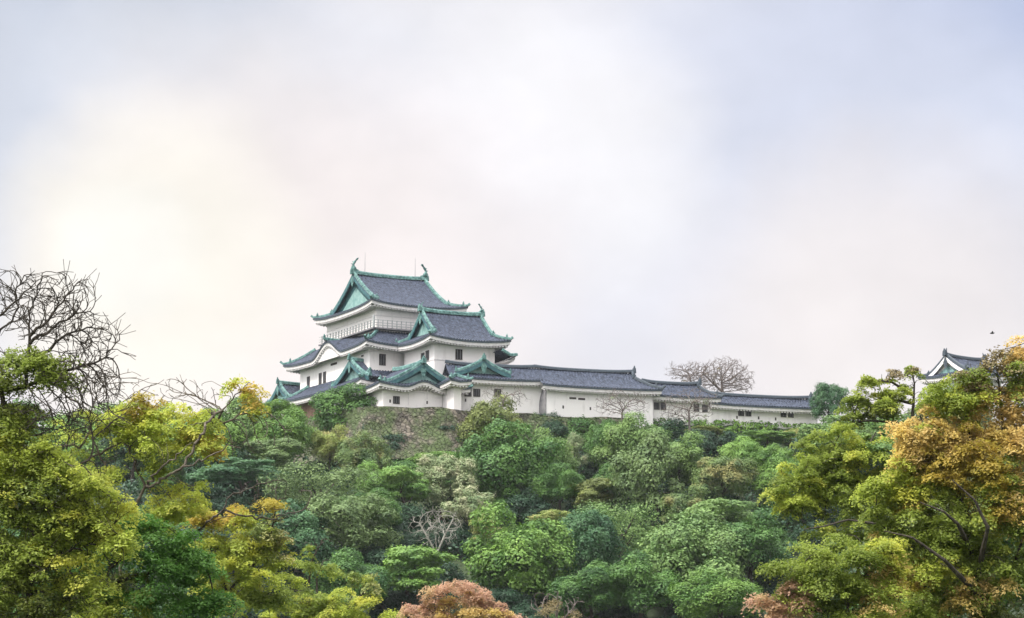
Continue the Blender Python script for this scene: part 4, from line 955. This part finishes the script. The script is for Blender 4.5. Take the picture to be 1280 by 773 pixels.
# ------------------------------------------------------------------ foreground trees, right
fg_tree('maple_tree', 'large orange and olive autumn tree filling the right edge', 52,
  [[(1235, 840), (1228, 760), (1215, 700), (1212, 655)], [(1212, 655), (1190, 600), (1165, 560), (1150, 520)], [(1215, 690), (1250, 620), (1255, 550), (1250, 490), (1245, 455)], [(1220, 720), (1170, 690), (1130, 680), (1100, 655)], [(1212, 655), (1195, 630), (1185, 610)], [(1228, 760), (1270, 700), (1290, 640)], [(1228, 750), (1160, 735), (1120, 730)], [(1215, 690), (1197, 655, -1.6), (1180, 640, -1.8), (1150, 628, -1.8)], [(1222, 720), (1235, 660, -1.6), (1218, 625, -1.8), (1190, 600, -1.8)], [(1228, 750), (1180, 700, -1.7), (1140, 672, -1.9), (1105, 664, -1.9)], [(1250, 620), (1215, 560), (1205, 510)]],
  [(1250, 455, 36, 26, 'brown', 6), (1262, 490, 34, 28, 'orange', 14), (1195, 505, 44, 24, 'yolive', 18), (1160, 548, 46, 30, 'orange', 26), (1200, 560, 40, 26, 'orange', 18), (1175, 590, 44, 22, 'gold', 16), (1272, 525, 24, 30, 'orange', 18), (1130, 610, 30, 18, 'gold', 14), (1215, 545, 50, 30, 'orange', 20), (1265, 550, 34, 44, 'orange', 20), (1140, 580, 32, 24, 'orange', 18), (1205, 590, 70, 32, 'gold', 20),
   (1255, 610, 50, 36, 'folive', 18), (1150, 612, 50, 24, 'yolive', 18), (1190, 645, 70, 30, 'folive', 10), (1260, 660, 50, 36, 'folive', 14), (1130, 640, 40, 22, 'folive', 14), (1200, 690, 60, 26, 'folive', 16), (1262, 715, 44, 36, 'folive', 16), (1205, 735, 60, 26, 'orange', 10), (1205, 725, 50, 30, 'folive', 10), (1140, 715, 40, 24, 'gold', 14), (1150, 760, 60, 24, 'folive', 16), (1240, 765, 60, 20, 'fdark', 14), (1110, 690, 30, 16, 'orange', 10),
   (1270, 440, 30, 20, 'orange', 14), (1215, 478, 40, 20, 'folive', 16), (1240, 505, 40, 24, 'orange', 14), (1275, 470, 30, 40, 'folive', 14), (1170, 490, 26, 18, 'folive', 14), (1275, 620, 30, 60, 'orange', 12), (1110, 610, 34, 24, 'yolive', 16), (1120, 655, 40, 24, 'folive', 18), (1165, 680, 50, 26, 'folive', 18), (1225, 660, 60, 26, 'yolive', 16), (1180, 705, 60, 24, 'yolive', 16), (1230, 640, 50, 24, 'gold', 10),
   (1225, 520, 30, 20, 'folive', 10), (1180, 570, 40, 20, 'gold', 10), (1235, 470, 50, 30, None, 5), (1190, 620, 60, 40, None, 6)],
  seed=11, base=(1235, 880), leaf=.082, rmax=.18)
fg_tree('leafy_tree', 'olive leaved tree with one long level branch right of the dark slope', 65,
  [[(1150, 800), (1140, 720), (1118, 668), (1095, 655, -1.2), (1060, 650, -1.9), (1030, 658, -2), (1005, 662, -2)], [(1118, 668), (1090, 620), (1060, 590), (1045, 560)], [(1090, 620), (1040, 610), (1000, 605)], [(1060, 590), (1085, 560), (1095, 540)]],
  [(1075, 575, 60, 30, 'yolive', 16), (1040, 660, 60, 14, 'folive', 14), (1090, 665, 44, 22, 'folive', 18), (1030, 625, 50, 22, 'yolive', 16), (1030, 585, 52, 30, 'folive', 20), (995, 612, 36, 20, 'yolive', 20), (1065, 615, 50, 28, 'folive', 18), (1050, 555, 44, 20, 'folive', 14), (1095, 560, 36, 22, 'soft', 12), (1010, 560, 26, 18, 'folive', 12), (1030, 640, 40, 16, 'fdark', 12), (1090, 590, 40, 26, 'folive', 16), (1075, 640, 40, 20, 'folive', 12), (975, 590, 16, 12, 'yolive', 12), (1060, 580, 50, 40, None, 5)],
  seed=12, base=(1150, 860), leaf=.09, rmax=.17, tip=.008)
fg_tree('leafy_tree', 'green olive tree at the bottom right with salmon leaves on its left', 50,
  [[(1060, 840), (1058, 780), (1062, 735), (1075, 705)], [(1062, 745), (1020, 725), (985, 712)], [(1060, 770), (1000, 760), (970, 752)], [(1062, 735), (1110, 700)]],
  [(1055, 692, 60, 22, 'folive', 22), (1000, 708, 50, 22, 'folive', 20), (1095, 690, 40, 24, 'yolive', 16), (1040, 732, 60, 26, 'folive', 20), (1100, 738, 50, 28, 'yolive', 18), (975, 755, 36, 24, 'pink', 28), (1002, 740, 26, 16, 'pink', 22), (1110, 715, 26, 26, 'orange', 20), (1095, 745, 26, 20, 'orange', 14), (1050, 768, 60, 16, 'folive', 18), (960, 725, 18, 12, 'folive', 14), (1105, 770, 40, 16, 'orange', 12)],
  seed=13, base=(1060, 880), leaf=.075, rmax=.15)
fg_tree('pine_tree', 'flat topped golden olive tree in front of the low plaster wall', 84,
  [[(1168, 800), (1165, 700), (1160, 600), (1150, 545), (1140, 527)], [(1150, 545), (1120, 528), (1085, 526), (1055, 530)], [(1140, 527), (1142, 505), (1143, 480), (1140, 462)], [(1142, 505), (1120, 500), (1100, 498)], [(1142, 495), (1115, 478), (1085, 474)]],
  [(1108, 494, 36, 22, 'yolive', 30), (1090, 505, 28, 16, 'folive', 24), (1108, 513, 38, 9, 'fdark', 26), (1070, 512, 22, 12, 'folive', 10), (1060, 528, 22, 8, 'fdark', 10), (1160, 490, 24, 20, 'folive', 7), (1165, 515, 26, 16, 'folive', 8), (1085, 474, 9, 5, 'brown', 14), (1118, 464, 8, 7, 'brown', 14), (1141, 461, 6, 6, 'brown', 14), (1120, 475, 36, 14, None, 8), (1040, 535, 30, 14, 'folive', 8)],
  seed=14, base=(1168, 850), leaf=.10, rmax=.16, tip=.010)
# ------------------------------------------------------------------ bottom centre
fg_tree('maple_tree', 'salmon orange maple at the bottom edge in the centre', 74,
  [[(575, 830), (574, 790), (580, 755)], [(574, 790), (540, 765)], [(575, 790), (620, 765)]],
  [(570, 742, 44, 16, 'pink', 26), (535, 762, 34, 16, 'pink', 24), (605, 760, 44, 18, 'pink', 24), (575, 768, 50, 16, 'orange', 20), (645, 768, 22, 12, 'pink', 16), (545, 778, 30, 10, 'gold', 14)], seed=15, base=(575, 870), leaf=.085, rmax=.14, tip=.008)
fg_tree('bush', 'thin brown leafless bush right of the salmon maple', 80,
  [[(695, 820), (695, 785), (697, 765)], [(695, 785), (675, 765)], [(695, 785), (715, 762)]], [(693, 758, 34, 18, None, 40), (693, 762, 34, 16, 'brown', 9)], bark='twig', seed=16, cat='bush', base=(695, 860), leaf=.07, tip=.010, rmax=.08)

# ------------------------------------------------------------------ a bird and the air
bp_ = at(1240, 417, 150); bird = empty('bird', bp_, 'small dark bird in the sky above the orange tree on the right', 'bird')
mb = MB(); mb.tube([bp_+np.array([-.16, 0, 0]), bp_+np.array([-.06, 0, .01]), bp_+np.array([.06, 0, .01]), bp_+np.array([.15, 0, .04]), bp_+np.array([.2, 0, .04])], [.02, .05, .06, .045, .01], 7); mb.build('body', M['bird'], bird, True)
for sg in (-1, 1):
    mb = MB(); o_ = lambda x, y, z: bp_+np.array([x, sg*y, z])
    mb.hexa([o_(-.06, .03, .02), o_(.07, .03, .02), o_(.03, .26, .12), o_(-.04, .26, .12), o_(-.06, .03, .035), o_(.07, .03, .035), o_(.03, .26, .13), o_(-.04, .26, .13)]); mb.build('wing', M['bird'], bird)
HAZE = 0.00008
if HAZE:
    mb = MB(); I = lambda a, b, z: np.array([a, b, z]); mb.box(I, -960, 960, -360, 1060, -6, 76)
    hm = bpy.data.materials.new('pale_air'); hm.use_nodes = True; nt_ = hm.node_tree; nt_.nodes.remove(nt_.nodes['Principled BSDF'])
    pv = nt_.nodes.new('ShaderNodeVolumePrincipled'); pv.inputs['Color'].default_value = (.93, .95, .97, 1); pv.inputs['Density'].default_value = HAZE; pv.inputs['Anisotropy'].default_value = .1
    nt_.links.new(pv.outputs[0], nt_.nodes['Material Output'].inputs['Volume'])
    tag(mb.build('haze', hm), kind='stuff')
